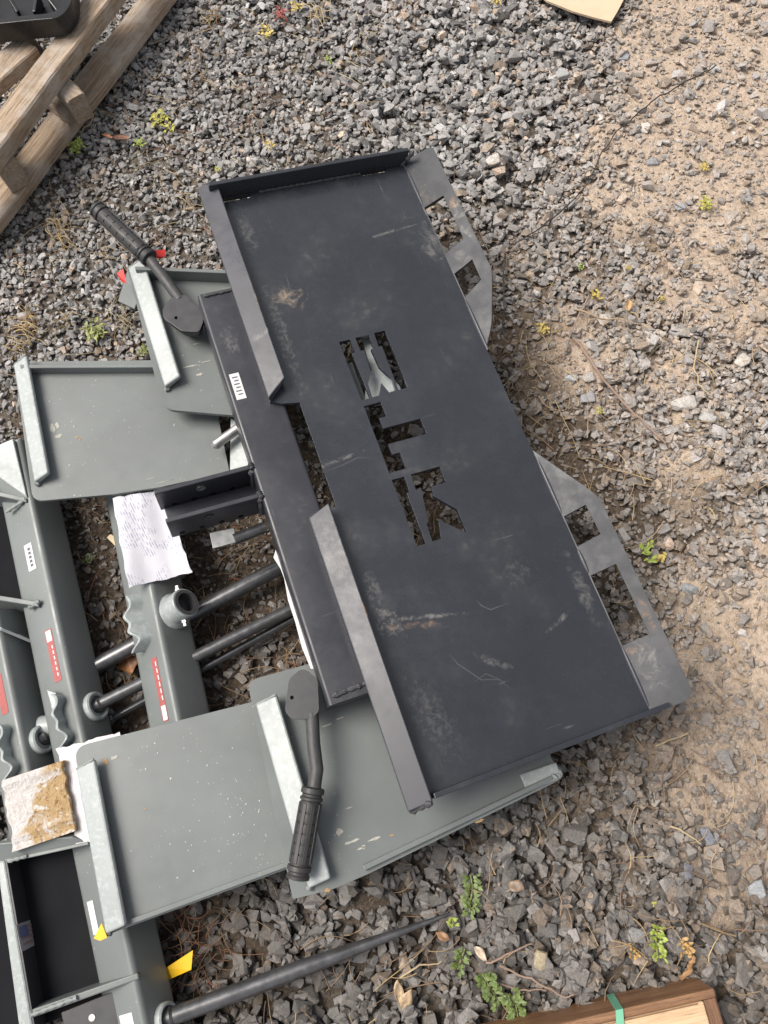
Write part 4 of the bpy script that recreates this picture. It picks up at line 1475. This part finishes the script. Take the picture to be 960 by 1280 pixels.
bt = empty('plastic_tray', spot(40, 18, .15), 'glossy black plastic moulding with fins lying on the pallet corner', 'tray')
trc = [(-40, -60), (92, -60), (90, 4), (76, 22), (30, 26), (-40, 34)]
zt = .20
ring_o = rounded([tuple(spot(p[0], p[1], zt).xy) for p in trc], 0.04, 5)
cx, cy = sum(p[0] for p in ring_o) / len(ring_o), sum(p[1] for p in ring_o) / len(ring_o)
ring_i = [(cx + (p[0] - cx) * .80, cy + (p[1] - cy) * .78) for p in ring_o]
idf = (Vector((0, 0, zt)), Vector((1, 0, 0)), Vector((0, 1, 0)), Vector((0, 0, 1)))
sheet('rim', ring_o, [ring_i], idf, 0.045, 'plastic', bt, 0.006)
sheet('tray_floor', [(cx + (p[0] - cx) * .86, cy + (p[1] - cy) * .86) for p in ring_o], [], (Vector((0, 0, zt - .036)),) + idf[1:], 0.008, 'plastic', bt, 0.001)
for (a, b) in (((10, -6), (22, 14)), ((46, -10), (42, 14)), ((60, -4), (72, 12))):
    A, B = spot(*a, zt - .004), spot(*b, zt - .010)
    d = (B - A).normalized()
    s = Vector((-d.y, d.x, 0)) * 0.004
    slab_dir('fin', [A - s, A + s, B + s, B - s], (0, 0, -0.03), 'plastic', bt, 0.002)

# stained white block of timber on the left
bd = spot(24, 967, .12) - spot(92, 1046, .12)
m, nt, b = new_mat('stained_white_timber')
v = coords(nt)
n1, n2 = noise(nt, v, 28, 6, .7, .8), noise(nt, v, 120, 5, .7)
base = mixc(nt, ramp(nt, n2, .3, .7), (0.50, 0.46, 0.43), (0.66, 0.63, 0.62))
sx = nd(nt, 'ShaderNodeSeparateXYZ')
lk(nt, v, sx.inputs[0])
pos = ramp(nt, sx.outputs[0], spot(20, 1000, .12).x, spot(60, 1000, .12).x, -0.16, 0.16)
st = ramp(nt, math_n(nt, 'ADD', n1, pos), .47, .66)
base = mixc(nt, st, base, (0.42, 0.285, 0.14))
base = mixc(nt, math_n(nt, 'MULTIPLY', ramp(nt, n2, .50, .66), st), base, (0.22, 0.125, 0.055))
base = mixc(nt, math_n(nt, 'MULTIPLY', ramp(nt, noise(nt, v, 55, 3), .60, .68), st), base, (0.62, 0.58, 0.52))
lk(nt, base, b.inputs['Base Color'])
b.inputs['Roughness'].default_value = .85
bump(nt, b, math_n(nt, 'ADD', n1, n2), .9, .006)
M['block'] = m
o = beam(None, 'timber_block', spot(40, 963, .124), spot(55, 1052, .124), 0.098, 0.012, M['block'], 8, 0.0025, 12)
tag(o, 'short flat white wood piece with orange rot stains at the left edge', 'wood block')

# brown crate at the bottom right
cdv = (spot(890, 1228, .11) - spot(660, 1278, .11)).normalized()
M['crate'] = wood('brown_stained_wood', (0.150, 0.072, 0.036), (0.30, 0.165, 0.085), cdv, 0.5)
M['crate2'] = wood('brown_stained_rail', (0.105, 0.050, 0.027), (0.21, 0.105, 0.055), Vector((cdv.y, -cdv.x, 0)), 0.5)
M['ply'] = wood('pale_plywood', (0.50, 0.33, 0.19), (0.64, 0.46, 0.29), cdv, 0.6)
cr = empty('wooden_crate', spot(800, 1290, 0.0), 'brown stained wooden crate corner with pale panel at the bottom edge', 'crate')
K0, K1 = spot(598, 1280, .012), spot(868, 1219, .012)
kd = (K1 - K0).normalized()
ks = Vector((kd.y, -kd.x, 0))
w, L, kz = 0.022, 0.36, 0.090


def kq(a, b, z):
    p = K1 - kd * a + ks * b
    return Vector((p.x, p.y, z))


def kbox(name, a0, a1, b0, b1, z0, z1, mat, mitre=0.0):
    q = [(a1, b0), (a0, b0), (a0 + mitre, b1), (a1, b1)]
    return box(name, [kq(a, b, z0) for a, b in q] + [kq(a, b, z1) for a, b in q], mat, cr, 0.002)


kbox('side_rail', 0.0, .75, 0, .012, .012, kz, M['crate'])
kbox('side_rail', 0.0, w, .0125, L, .012, kz - .0015, M['crate2'])
kbox('panel', w + .0005, .74, .0125, L, .050, kz + .003, M['ply'])
kbox('batten', w + .010, .74, .0125, .0145, kz + .0032, kz + .0045, M['crate'])
stp = obj('strap', [kq(.150, -.0012, .014), kq(.138, -.0012, .014), kq(.158, -.0012, kz + .0016), kq(.146, -.0012, kz + .0016), kq(.162, .012, kz + .0062), kq(.150, .012, kz + .0062), kq(.190, .16, kz + .0064), kq(.178, .16, kz + .0064)], [(0, 1, 3, 2), (2, 3, 5, 4), (4, 5, 7, 6)], 'strap', None)
sm = stp.modifiers.new('thickness', 'SOLIDIFY')
sm.thickness = 0.0012
tag(stp, 'pale green plastic strap bent over the edge of the brown crate', 'strap')

# flat piece of board at the top edge
M['card'] = simple('tan_card', (0.56, 0.43, 0.30), .85, .12, 40, .3)
bpix = [(640, -40), (684, 1), (716, 14), (740, 21), (764, 27), (772, 14), (800, -40)]
zb = .03
vv = [spot(p[0], p[1], zb + .004 * math.sin(i * 1.3)) for i, p in enumerate(bpix)]
n = len(bpix)
o = obj('cardboard_piece', vv + [p - Vector((0, 0, .005)) for p in vv], [tuple(range(n)), tuple(range(n, 2 * n))[::-1]] + [(i, (i + 1) % n, n + (i + 1) % n, n + i) for i in range(n)], 'card')
tag(o, 'tan flat piece of cardboard lying on the gravel at the top edge', 'cardboard')


# ------------------------------------------------------------------ sticks, wire, leaves, plants
def strand(name, pix, r, mat, label, cat, group=None, lift=0.004, taper=0.6, seg=7, sub=5):
    pts = []
    for i in range(len(pix) - 1):
        for k in range(sub):
            t = k / sub
            pts.append((pix[i][0] * (1 - t) + pix[i + 1][0] * t, pix[i][1] * (1 - t) + pix[i + 1][1] * t))
    pts.append(pix[-1])
    w = [gspot(p[0], p[1], lift + r) for p in pts]
    zs = [p.z for p in w]
    sm = [max(sum(zs[max(0, i - 3):i + 4]) / len(zs[max(0, i - 3):i + 4]), zs[i] - 0.006) for i in range(len(zs))]
    w = [Vector((p.x + rnd.uniform(-1, 1) * .0012, p.y + rnd.uniform(-1, 1) * .0012, z)) for p, z in zip(w, sm)]
    n = len(w)
    o = pipe(name, w, [r * (1 - (1 - taper) * i / (n - 1)) for i in range(n)], mat, None, seg, jitter=.12)
    tag(o, label, cat, group)
    return o


M['twig'] = simple('dry_twig', (0.26, 0.18, 0.14), .8, .3, 120, .3)
M['twig2'] = simple('pale_twig', (0.34, 0.25, 0.17), .8, .3, 120, .3)
M['straw'] = simple('straw', (0.42, 0.33, 0.20), .7, .3, 120)
M['wire'] = simple('dark_wire', (0.025, 0.022, 0.02), .5, .3, 100)
strand('wire', [(895, 82), (858, 102), (825, 120), (797, 142), (770, 165), (750, 195), (736, 228), (705, 262), (680, 280), (655, 298), (635, 310)], .0016, 'wire', 'thin dark wire curving over the sandy ground at the upper right', 'wire', taper=.9)
strand('wire', [(632, 316), (629, 350), (630, 385), (628, 418)], .0016, 'wire', 'short dark wire running beside the upper slotted flange', 'wire', taper=.9)
strand('twig', [(717, 421), (738, 450), (765, 489), (800, 524), (832, 553)], .0032, 'twig', 'long brown stick lying diagonally right of the black plate', 'twig', 'twigs on the ground')
strand('twig', [(716, 387), (760, 398), (811, 408)], .002, 'twig2', 'thin pale twig above the long brown stick', 'twig', 'twigs on the ground')
strand('twig', [(735, 372), (718, 405), (706, 440)], .002, 'twig', 'thin brown twig crossing below the yellow sprig', 'twig', 'twigs on the ground')
strand('twig', [(607, 1204), (640, 1192), (664, 1178)], .002, 'twig', 'thin twig rising to the right between green creepers and crate', 'twig', 'twigs on the ground')
strand('twig', [(624, 1207), (664, 1224), (706, 1247), (718, 1244)], .0018, 'twig', 'forked dark twig pointing at the green strap', 'twig', 'twigs on the ground')
strand('twig', [(614, 1226), (648, 1237), (682, 1239)], .0015, 'twig', 'bent dark twig just above the crate', 'twig', 'twigs on the ground')
strand('twig', [(853, 1224), (862, 1208), (870, 1196)], .0042, simple('orange_splinter', (0.30, 0.17, 0.08), .7, .3, 100), 'short orange brown wood splinter touching the crate', 'splinter', None, taper=.8)
strand('twig', [(500, 1222), (525, 1206), (552, 1203)], .0016, 'straw', 'bent pale straw beside the dead leaf near the bottom', 'straw', None)
strand('twig', [(820, 932), (845, 922), (862, 916)], .0018, 'straw', 'straight pale straw piece right of the near end of the black plate', 'straw', None)
strand('twig', [(838, 1032), (858, 1042), (877, 1055)], .0018, 'straw', 'pale straw piece beside the dark shiny stone', 'straw', None)
strand('twig', [(873, 425), (868, 460), (874, 480), (886, 493)], .0017, 'straw', 'yellow straw hooked in a loop right of the long stick', 'straw', None)
strand('twig', [(78, 142), (88, 160), (100, 165), (113, 155), (118, 140)], .0018, 'straw', 'looped straw hanging from the pallet board', 'straw', None)


def leaf_mesh(verts, faces, p, d, n, L, W, fold=0.25, curl=0.3):
    """One pointed leaf as eight faces."""
    d, n = Vector(d).normalized(), Vector(n).normalized()
    s = d.cross(n).normalized()
    n = s.cross(d).normalized()
    b = len(verts)
    prof = [(0, .10), (.25, .75), (.5, 1.0), (.78, .68), (1.0, .04)]
    for (t, w) in prof:
        c = p + d * (L * t) - n * (curl * L * t * t)
        verts += [c - s * (W * w / 2) + n * (fold * W * w / 2), c, c + s * (W * w / 2) + n * (fold * W * w / 2)]
    for i in range(len(prof) - 1):
        a = b + i * 3
        faces += [(a, a + 1, a + 4, a + 3), (a + 1, a + 2, a + 5, a + 4)]


GREENS = {}


def green(col):
    k = 'leaf_%02d' % len(GREENS)
    if col not in GREENS:
        m, nt, b = new_mat('plant_leaf')
        v = coords(nt)
        f = noise(nt, v, 130, 4)
        lk(nt, mixc(nt, ramp(nt, f, .3, .7), tuple(c * .7 for c in col), tuple(min(1, c * 1.35) for c in col)), b.inputs['Base Color'])
        b.inputs['Roughness'].default_value = .55
        b.inputs['Subsurface Weight'].default_value = 0.0
        GREENS[col] = m
    return GREENS[col]


YG = (0.33, 0.31, 0.06)
GG = (0.115, 0.160, 0.045)
DG = (0.24, 0.30, 0.05)
YE = (0.42, 0.32, 0.08)
RD = (0.26, 0.06, 0.05)
OL = (0.22, 0.24, 0.08)


def rosette(px, py, size, col, n, label, upright=0.7, group='small weeds in the gravel', wide=.45):
    c = gspot(px, py, 0.0)
    root = empty('weed', c, label, 'weed', group)
    r = random.Random(int(px * 7 + py))
    verts, faces = [], []
    sv = [c + Vector((0, 0, -.004)), c + Vector((0, 0, size * .25))]
    for i in range(int(n * 2.4)):
        a = r.uniform(0, 2 * math.pi)
        el = r.uniform(.05, upright + .3)
        d = Vector((math.cos(a) * math.cos(el), math.sin(a) * math.cos(el), math.sin(el)))
        b = r.uniform(0, 2 * math.pi)
        rr = size * .62 * r.random() ** .6
        p = c + Vector((math.cos(b) * rr, math.sin(b) * rr * 1.15, size * r.uniform(.05, .4) + .004))
        leaf_mesh(verts, faces, p, d, Vector((r.uniform(-.4, .4), r.uniform(-.4, .4), 1)), size * r.uniform(.25, .55), size * r.uniform(wide * .35, wide * .75), .3, r.uniform(.1, .7))
    obj('leaves', verts, faces, green(col), root, smooth=True)
    pipe('stem', sv, [.0016, .001], green(OL), root, 6)
    return root


def creeper(pix, size, col, n, label, group='green creepers by the spear tip'):
    pts = [gspot(p[0], p[1], .006) for p in pix]
    root = empty('creeping_weed', pts[0], label, 'weed', group)
    r = random.Random(int(pix[0][0]))
    verts, faces = [], []
    for i in range(n):
        t = i / (n - 1) * (len(pts) - 1)
        k = min(int(t), len(pts) - 2)
        p = pts[k].lerp(pts[k + 1], t - k)
        d0 = (pts[k + 1] - pts[k]).normalized()
        s = Vector((-d0.y, d0.x, 0)) * (1 if i % 2 else -1)
        d = (s + d0 * r.uniform(-.3, .7) + Vector((0, 0, r.uniform(.1, .8)))).normalized()
        for q in range(3):
            dd = (d + Vector((r.uniform(-.6, .6), r.uniform(-.6, .6), r.uniform(-.2, .4)))).normalized()
            leaf_mesh(verts, faces, p + d * size * r.uniform(0, .7) + Vector((0, 0, r.uniform(0, .006))), dd, Vector((0, 0, 1)), size * r.uniform(.35, .7), size * r.uniform(.25, .45), .2, .3)
    obj('leaves', verts, faces, green(col), root, smooth=True)
    pipe('stem', pts, .0013, green(OL), root, 6)
    return root


creeper([(588, 1094), (591, 1110), (588, 1126), (587, 1142)], .016, GG, 30, 'upright bright green creeper tuft just right of the spear tip')
creeper([(564, 1146), (568, 1158)], .010, DG, 10, 'tiny olive creeper sprig touching the spear tip')
creeper([(581, 1186), (576, 1200), (572, 1212)], .014, GG, 20, 'small green creeper below the spear tip')
creeper([(603, 1218), (612, 1234), (626, 1254)], .017, GG, 32, 'long green creeper slanting down towards the bottom edge')
creeper([(637, 1242), (645, 1258), (648, 1276)], .017, GG, 26, 'rounded green creeper at the bottom edge left of the crate')
creeper([(822, 1156), (820, 1174), (822, 1196)], .013, DG, 22, 'yellow green creeper above the crate corner')
rosette(200, 152, .030, YG, 13, 'larger of two yellow green weeds left of the top centre gravel')
rosette(212, 163, .022, YG, 9, 'smaller yellow weed touching the larger one near the pallet')
rosette(97, 186, .026, DG, 12, 'pale green rosette weed beside the lower pallet board')
rosette(176, 182, .020, DG, 9, 'small green weed right of the reddish bark piece')
rosette(52, 132, .016, GG, 9, 'tiny bright green weed between the pallet boards')
rosette(333, 45, .026, YE, 12, 'yellow weed among the gravel at the top')
rosette(350, 22, .026, RD, 13, 'dark red weed at the top edge above the yellow one', .9)
rosette(372, 12, .024, YE, 10, 'straw yellow weed right of the dark red weed')
rosette(410, 78, .014, DG, 8, 'tiny green weed above the far end of the black plate')
rosette(337, 185, .016, YE, 9, 'small golden weed just above the far flange of the black plate')
rosette(272, 215, .012, YG, 8, 'tiny yellow weed at the far left corner of the black plate')
rosette(120, 418, .030, OL, 24, 'mossy olive tuft between lever and grey plate', .9)
rosette(182, 440, .018, OL, 14, 'low mossy tuft beside the far grey lip', .9)
rosette(880, 258, .024, YG, 13, 'yellow green weed on the sandy ground at the upper right')
rosette(878, 212, .018, YE, 11, 'golden weed on the sand beside the wire')
rosette(745, 372, .018, YE, 6, 'bright yellow sprig at the top end of the thin twig', .5, 'small weeds in the gravel', .8)
rosette(783, 336, .012, YE, 6, 'tiny yellow sprig right of the upper slotted flange')
rosette(825, 376, .014, YE, 7, 'small yellow sprig right of the bright yellow one')
rosette(678, 412, .020, YE, 11, 'golden weed close to the black plate below the upper flange')
rosette(725, 335, .012, DG, 6, 'tiny green sprig right of the upper slotted flange')
rosette(748, 516, .012, YG, 7, 'small yellow sprig below the long brown stick')
rosette(808, 690, .030, DG, 7, 'green and yellow seedling beside the lower slotted flange', .5, 'small weeds in the gravel', .4)
rosette(826, 700, .018, YE, 4, 'yellow leaves at the seedling beside the lower slotted flange', .4, 'small weeds in the gravel', .9)
rosette(818, 1035 + 95, .012, YG, 6, 'tiny yellow weed above the yellow green creeper')
rosette(790, 1190, .014, (0.36, .22, .07), 9, 'orange withered weed left of the yellow green creeper')
rosette(855, 1184, .018, (0.36, .22, .08), 11, 'orange withered weed right of the yellow green creeper')
rosette(112, 700, .014, GG, 8, 'small green weed in the dark soil between two grey tubes')
rosette(620, 4, .018, YE, 9, 'yellow weed at the top edge left of the cardboard')


def dry_leaf(px, py, L, W, ang, col, label, lift=.006):
    L, W = L * .8, W * .85
    c = gspot(px, py, lift)
    verts, faces = [], []
    d = Vector((math.cos(ang), math.sin(ang), .1))
    leaf_mesh(verts, faces, c - d * L * .5, d, Vector((.2, .1, 1)), L, W, .55, -.2)
    lr = random.Random(int(px + py))
    verts = [v + Vector((lr.uniform(-1, 1), lr.uniform(-1, 1), lr.uniform(-.6, 1.2))) * W * .17 for v in verts]
    o = obj('fallen_leaf', verts, faces, green(col), smooth=True)
    sb = o.modifiers.new('curl', 'SUBSURF')
    sb.levels = sb.render_levels = 1
    s = o.modifiers.new('thickness', 'SOLIDIFY')
    s.thickness = .0008
    tag(o, label, 'leaf', 'fallen leaves')


dry_leaf(163, 832, .055, .045, .4, (0.20, .085, .03), 'orange brown fallen leaf between two grey tubes')
dry_leaf(508, 1248, .048, .026, 1.2, (0.42, .31, .20), 'pale curled dead leaf at the bottom left of the creepers')
dry_leaf(497, 1238, .05, .02, 1.7, (0.40, .30, .20), 'narrow pale dead leaf beside the larger curled one')
dry_leaf(553, 1170, .03, .02, -.4, (0.22, .12, .06), 'small orange curled leaf under the spear tip')
dry_leaf(785, 383, .03, .022, 1.4, (0.48, .30, .14), 'pale orange leaf right of the bright yellow sprig')
dry_leaf(645, 1108, .034, .024, -.5, (0.19, .135, .095), 'brown leaf in the dark gravel below the near grey plate')
dry_leaf(150, 175, .085, .022, -.45, (0.17, .085, .055), 'long reddish strip of bark beside the pallet')
dry_leaf(134, 172, .05, .015, -.6, (0.28, .12, .06), 'short reddish strip of bark nearer the pallet')
dry_leaf(600, 1192, .036, .016, -.9, (0.52, .42, .32), 'pale dead leaf between the green creepers')

# bigger stones that stand out one by one
BIG = [(855, 503, .046, .026, .12, (0.46, .43, .40), 'large pale flat stone right of the long brown stick'),
       (929, 450, .028, .024, .6, (0.42, .38, .34), 'pale rounded stone near the right edge'),
       (735, 497, .026, .018, .1, (0.27, .27, .28), 'grey oval stone left of the long brown stick'),
       (714, 472, .026, .014, -.2, (0.36, .37, .38), 'narrow light grey stone left of the long brown stick'),
       (886, 521, .030, .020, -.3, (0.38, .37, .35), 'grey faceted stone below the large pale flat stone'),
       (617, 199, .028, .024, .4, (0.44, .41, .38), 'light pointed stone beside the far corner of the black plate'),
       (704, 91, .030, .026, .3, (0.30, .30, .30), 'large grey block stone in the upper gravel'),
       (779, 71, .026, .018, 0, (0.24, .25, .28), 'bluish grey square stone below the cardboard'),
       (831, 145, .030, .018, .2, (0.32, .29, .26), 'tan grey stone under the wire on the sand'),
       (817, 202, .030, .018, .25, (0.24, .24, .25), 'dark grey oblong stone right of the wire'),
       (863, 736, .026, .018, -.4, (0.24, .25, .26), 'grey square stone right of the lower slotted flange'),
       (838, 680, .022, .016, 1.2, (0.44, .33, .26), 'pinkish pebble beside the seedling'),
       (886, 1047, .030, .014, -1.1, (0.16, .17, .20), 'dark shiny curved stone on the sand at the lower right'),
       (861, 1089, .022, .014, 1.4, (0.15, .15, .17), 'dark oblong stone below the shiny curved one'),
       (949, 1113, .030, .024, .7, (0.26, .27, .28), 'grey five sided stone at the right edge'),
       (797, 1171, .026, .020, -.2, (0.20, .20, .20), 'dark grey stone left of the yellow green creeper'),
       (676, 1200, .026, .018, 1.4, (0.33, .28, .19), 'tan flat stone above the crate'),
       (850, 258, .024, .016, 0, (0.26, .27, .29), 'grey stone beside the yellow green weed on the sand')]
for i, (px, py, a, b_, an, col, label) in enumerate(BIG):
    V, F = stone_proto(700 + i, 26, .8)
    p = gspot(px, py, 0)
    h = min(a, b_) * .45
    z = p.z - h * .35
    ca, sa = math.cos(an), math.sin(an)
    vs = [(p.x + (v[0] * a * .62) * ca - (v[1] * b_ * .62) * sa, p.y + (v[0] * a * .62) * sa + (v[1] * b_ * .62) * ca, z + h * v[2] * .8 + v[0] * h * .15) for v in V]
    o = obj('stone', vs, [tuple(f) for f in F], 'stone', bevel=.0012, seg=1)
    at = o.data.attributes.new('tint', 'FLOAT_COLOR', 'POINT')
    at.data.foreach_set('color', np.tile(np.array([*col, 1], np.float32), len(o.data.vertices)))
    tag(o, label, 'stone', 'stones that stand out from the gravel')


# ------------------------------------------------------------------ straw and chaff
def litter():
    r = random.Random(77)
    verts, faces, cols = [], [], []
    pal_ = [(0.50, .37, .19), (0.40, .29, .16), (0.30, .20, .12), (0.20, .13, .09), (0.46, .40, .26), (0.26, .12, .07)]

    def blade(p, ang, L, w, col, lift, bend):
        n = 5
        d = Vector((math.cos(ang), math.sin(ang), 0))
        s = Vector((-d.y, d.x, 0))
        b = len(verts)
        for i in range(n + 1):
            t = i / n
            q = p + d * L * (t - .5) + s * bend * L * math.sin(t * 3.1) + Vector((0, 0, lift * math.sin(t * math.pi)))
            q.z = max(q.z, gz(q.x, q.y) + .0005) + .0012
            ww = w * (1 - .6 * t)
            verts.extend([q - s * ww, q + s * ww, q + Vector((0, 0, ww * 1.4))])
            cols.extend([col] * 3)
        for i in range(n):
            a = b + i * 3
            for (x, y) in ((0, 1), (1, 2), (2, 0)):
                faces.append((a + x, a + y, a + 3 + y, a + 3 + x))

    tufts = [(80, 300, 16, 18, 0), (72, 285, 10, 14, 0), (130, 320, 8, 18, 0), (158, 400, 22, 22, 4), (35, 405, 24, 24, 0), (75, 405, 10, 14, 0), (25, 425, 16, 18, 0), (20, 115, 12, 14, 0), (240, 65, 16, 30, 3), (235, 100, 12, 24, 3), (265, 20, 10, 18, 0), (400, 15, 18, 22, 0), (330, 120, 10, 16, 3), (205, 290, 8, 14, 3), (240, 250, 10, 22, 0), (455, 60, 8, 20, 0), (320, 150, 8, 14, 5)]
    for (px, py, n, sp_, ci) in tufts:
        base = r.uniform(0, 6.28)
        for _ in range(n):
            p = gspot(px + r.gauss(0, sp_ * .35), py + r.gauss(0, sp_ * .45), .002)
            blade(p, base + r.gauss(0, .7), r.uniform(.025, .065), r.uniform(.0007, .0014), pal_[ci] if r.random() < .7 else pal_[r.randrange(5)], r.uniform(.003, .014), r.uniform(-.2, .2))
    zones = [((0, 960), (0, 1280), 210, (0, 1, 2, 3)), ((600, 960), (300, 620), 260, (0, 1, 2, 2, 3)), ((100, 400), (600, 900), 200, (1, 2, 2, 3, 5)), ((600, 720), (400, 640), 90, (1, 2, 3)),
             ((640, 960), (600, 1000), 80, (1, 2, 3)), ((400, 960), (960, 1280), 90, (1, 2, 3)), ((200, 300), (1140, 1240), 60, (2, 3, 5)), ((0, 480), (0, 440), 420, (0, 1, 1, 2, 4, 5)), ((420, 620), (400, 700), 80, (2, 3)), ((800, 960), (260, 300), 16, (2, 3))]
    for (xr, yr, n, ci) in zones:
        for _ in range(n):
            p = gspot(r.uniform(*xr), r.uniform(*yr), .001)
            blade(p, r.uniform(0, 6.28), r.uniform(.012, .060) * (1 if r.random() < .75 else 2.2), r.uniform(.0005, .0012), pal_[r.choice(ci)], r.uniform(0, .006), r.uniform(-.2, .2))
    me = bpy.data.meshes.new('straw_litter')
    me.from_pydata([tuple(v) for v in verts], [], faces)
    at = me.attributes.new('tint', 'FLOAT_COLOR', 'POINT')
    at.data.foreach_set('color', np.array([[*c, 1] for c in cols], np.float32).ravel())
    m, nt, b = new_mat('straw_litter')
    a = nd(nt, 'ShaderNodeAttribute')
    a.attribute_name = 'tint'
    lk(nt, a.outputs['Color'], b.inputs['Base Color'])
    b.inputs['Roughness'].default_value = .75
    me.materials.append(m)
    o = bpy.data.objects.new('straw_litter', me)
    C.objects.link(o)
    tag(o, 'dry straw and chaff scattered over the gravel', 'straw', None, 'stuff')


litter()
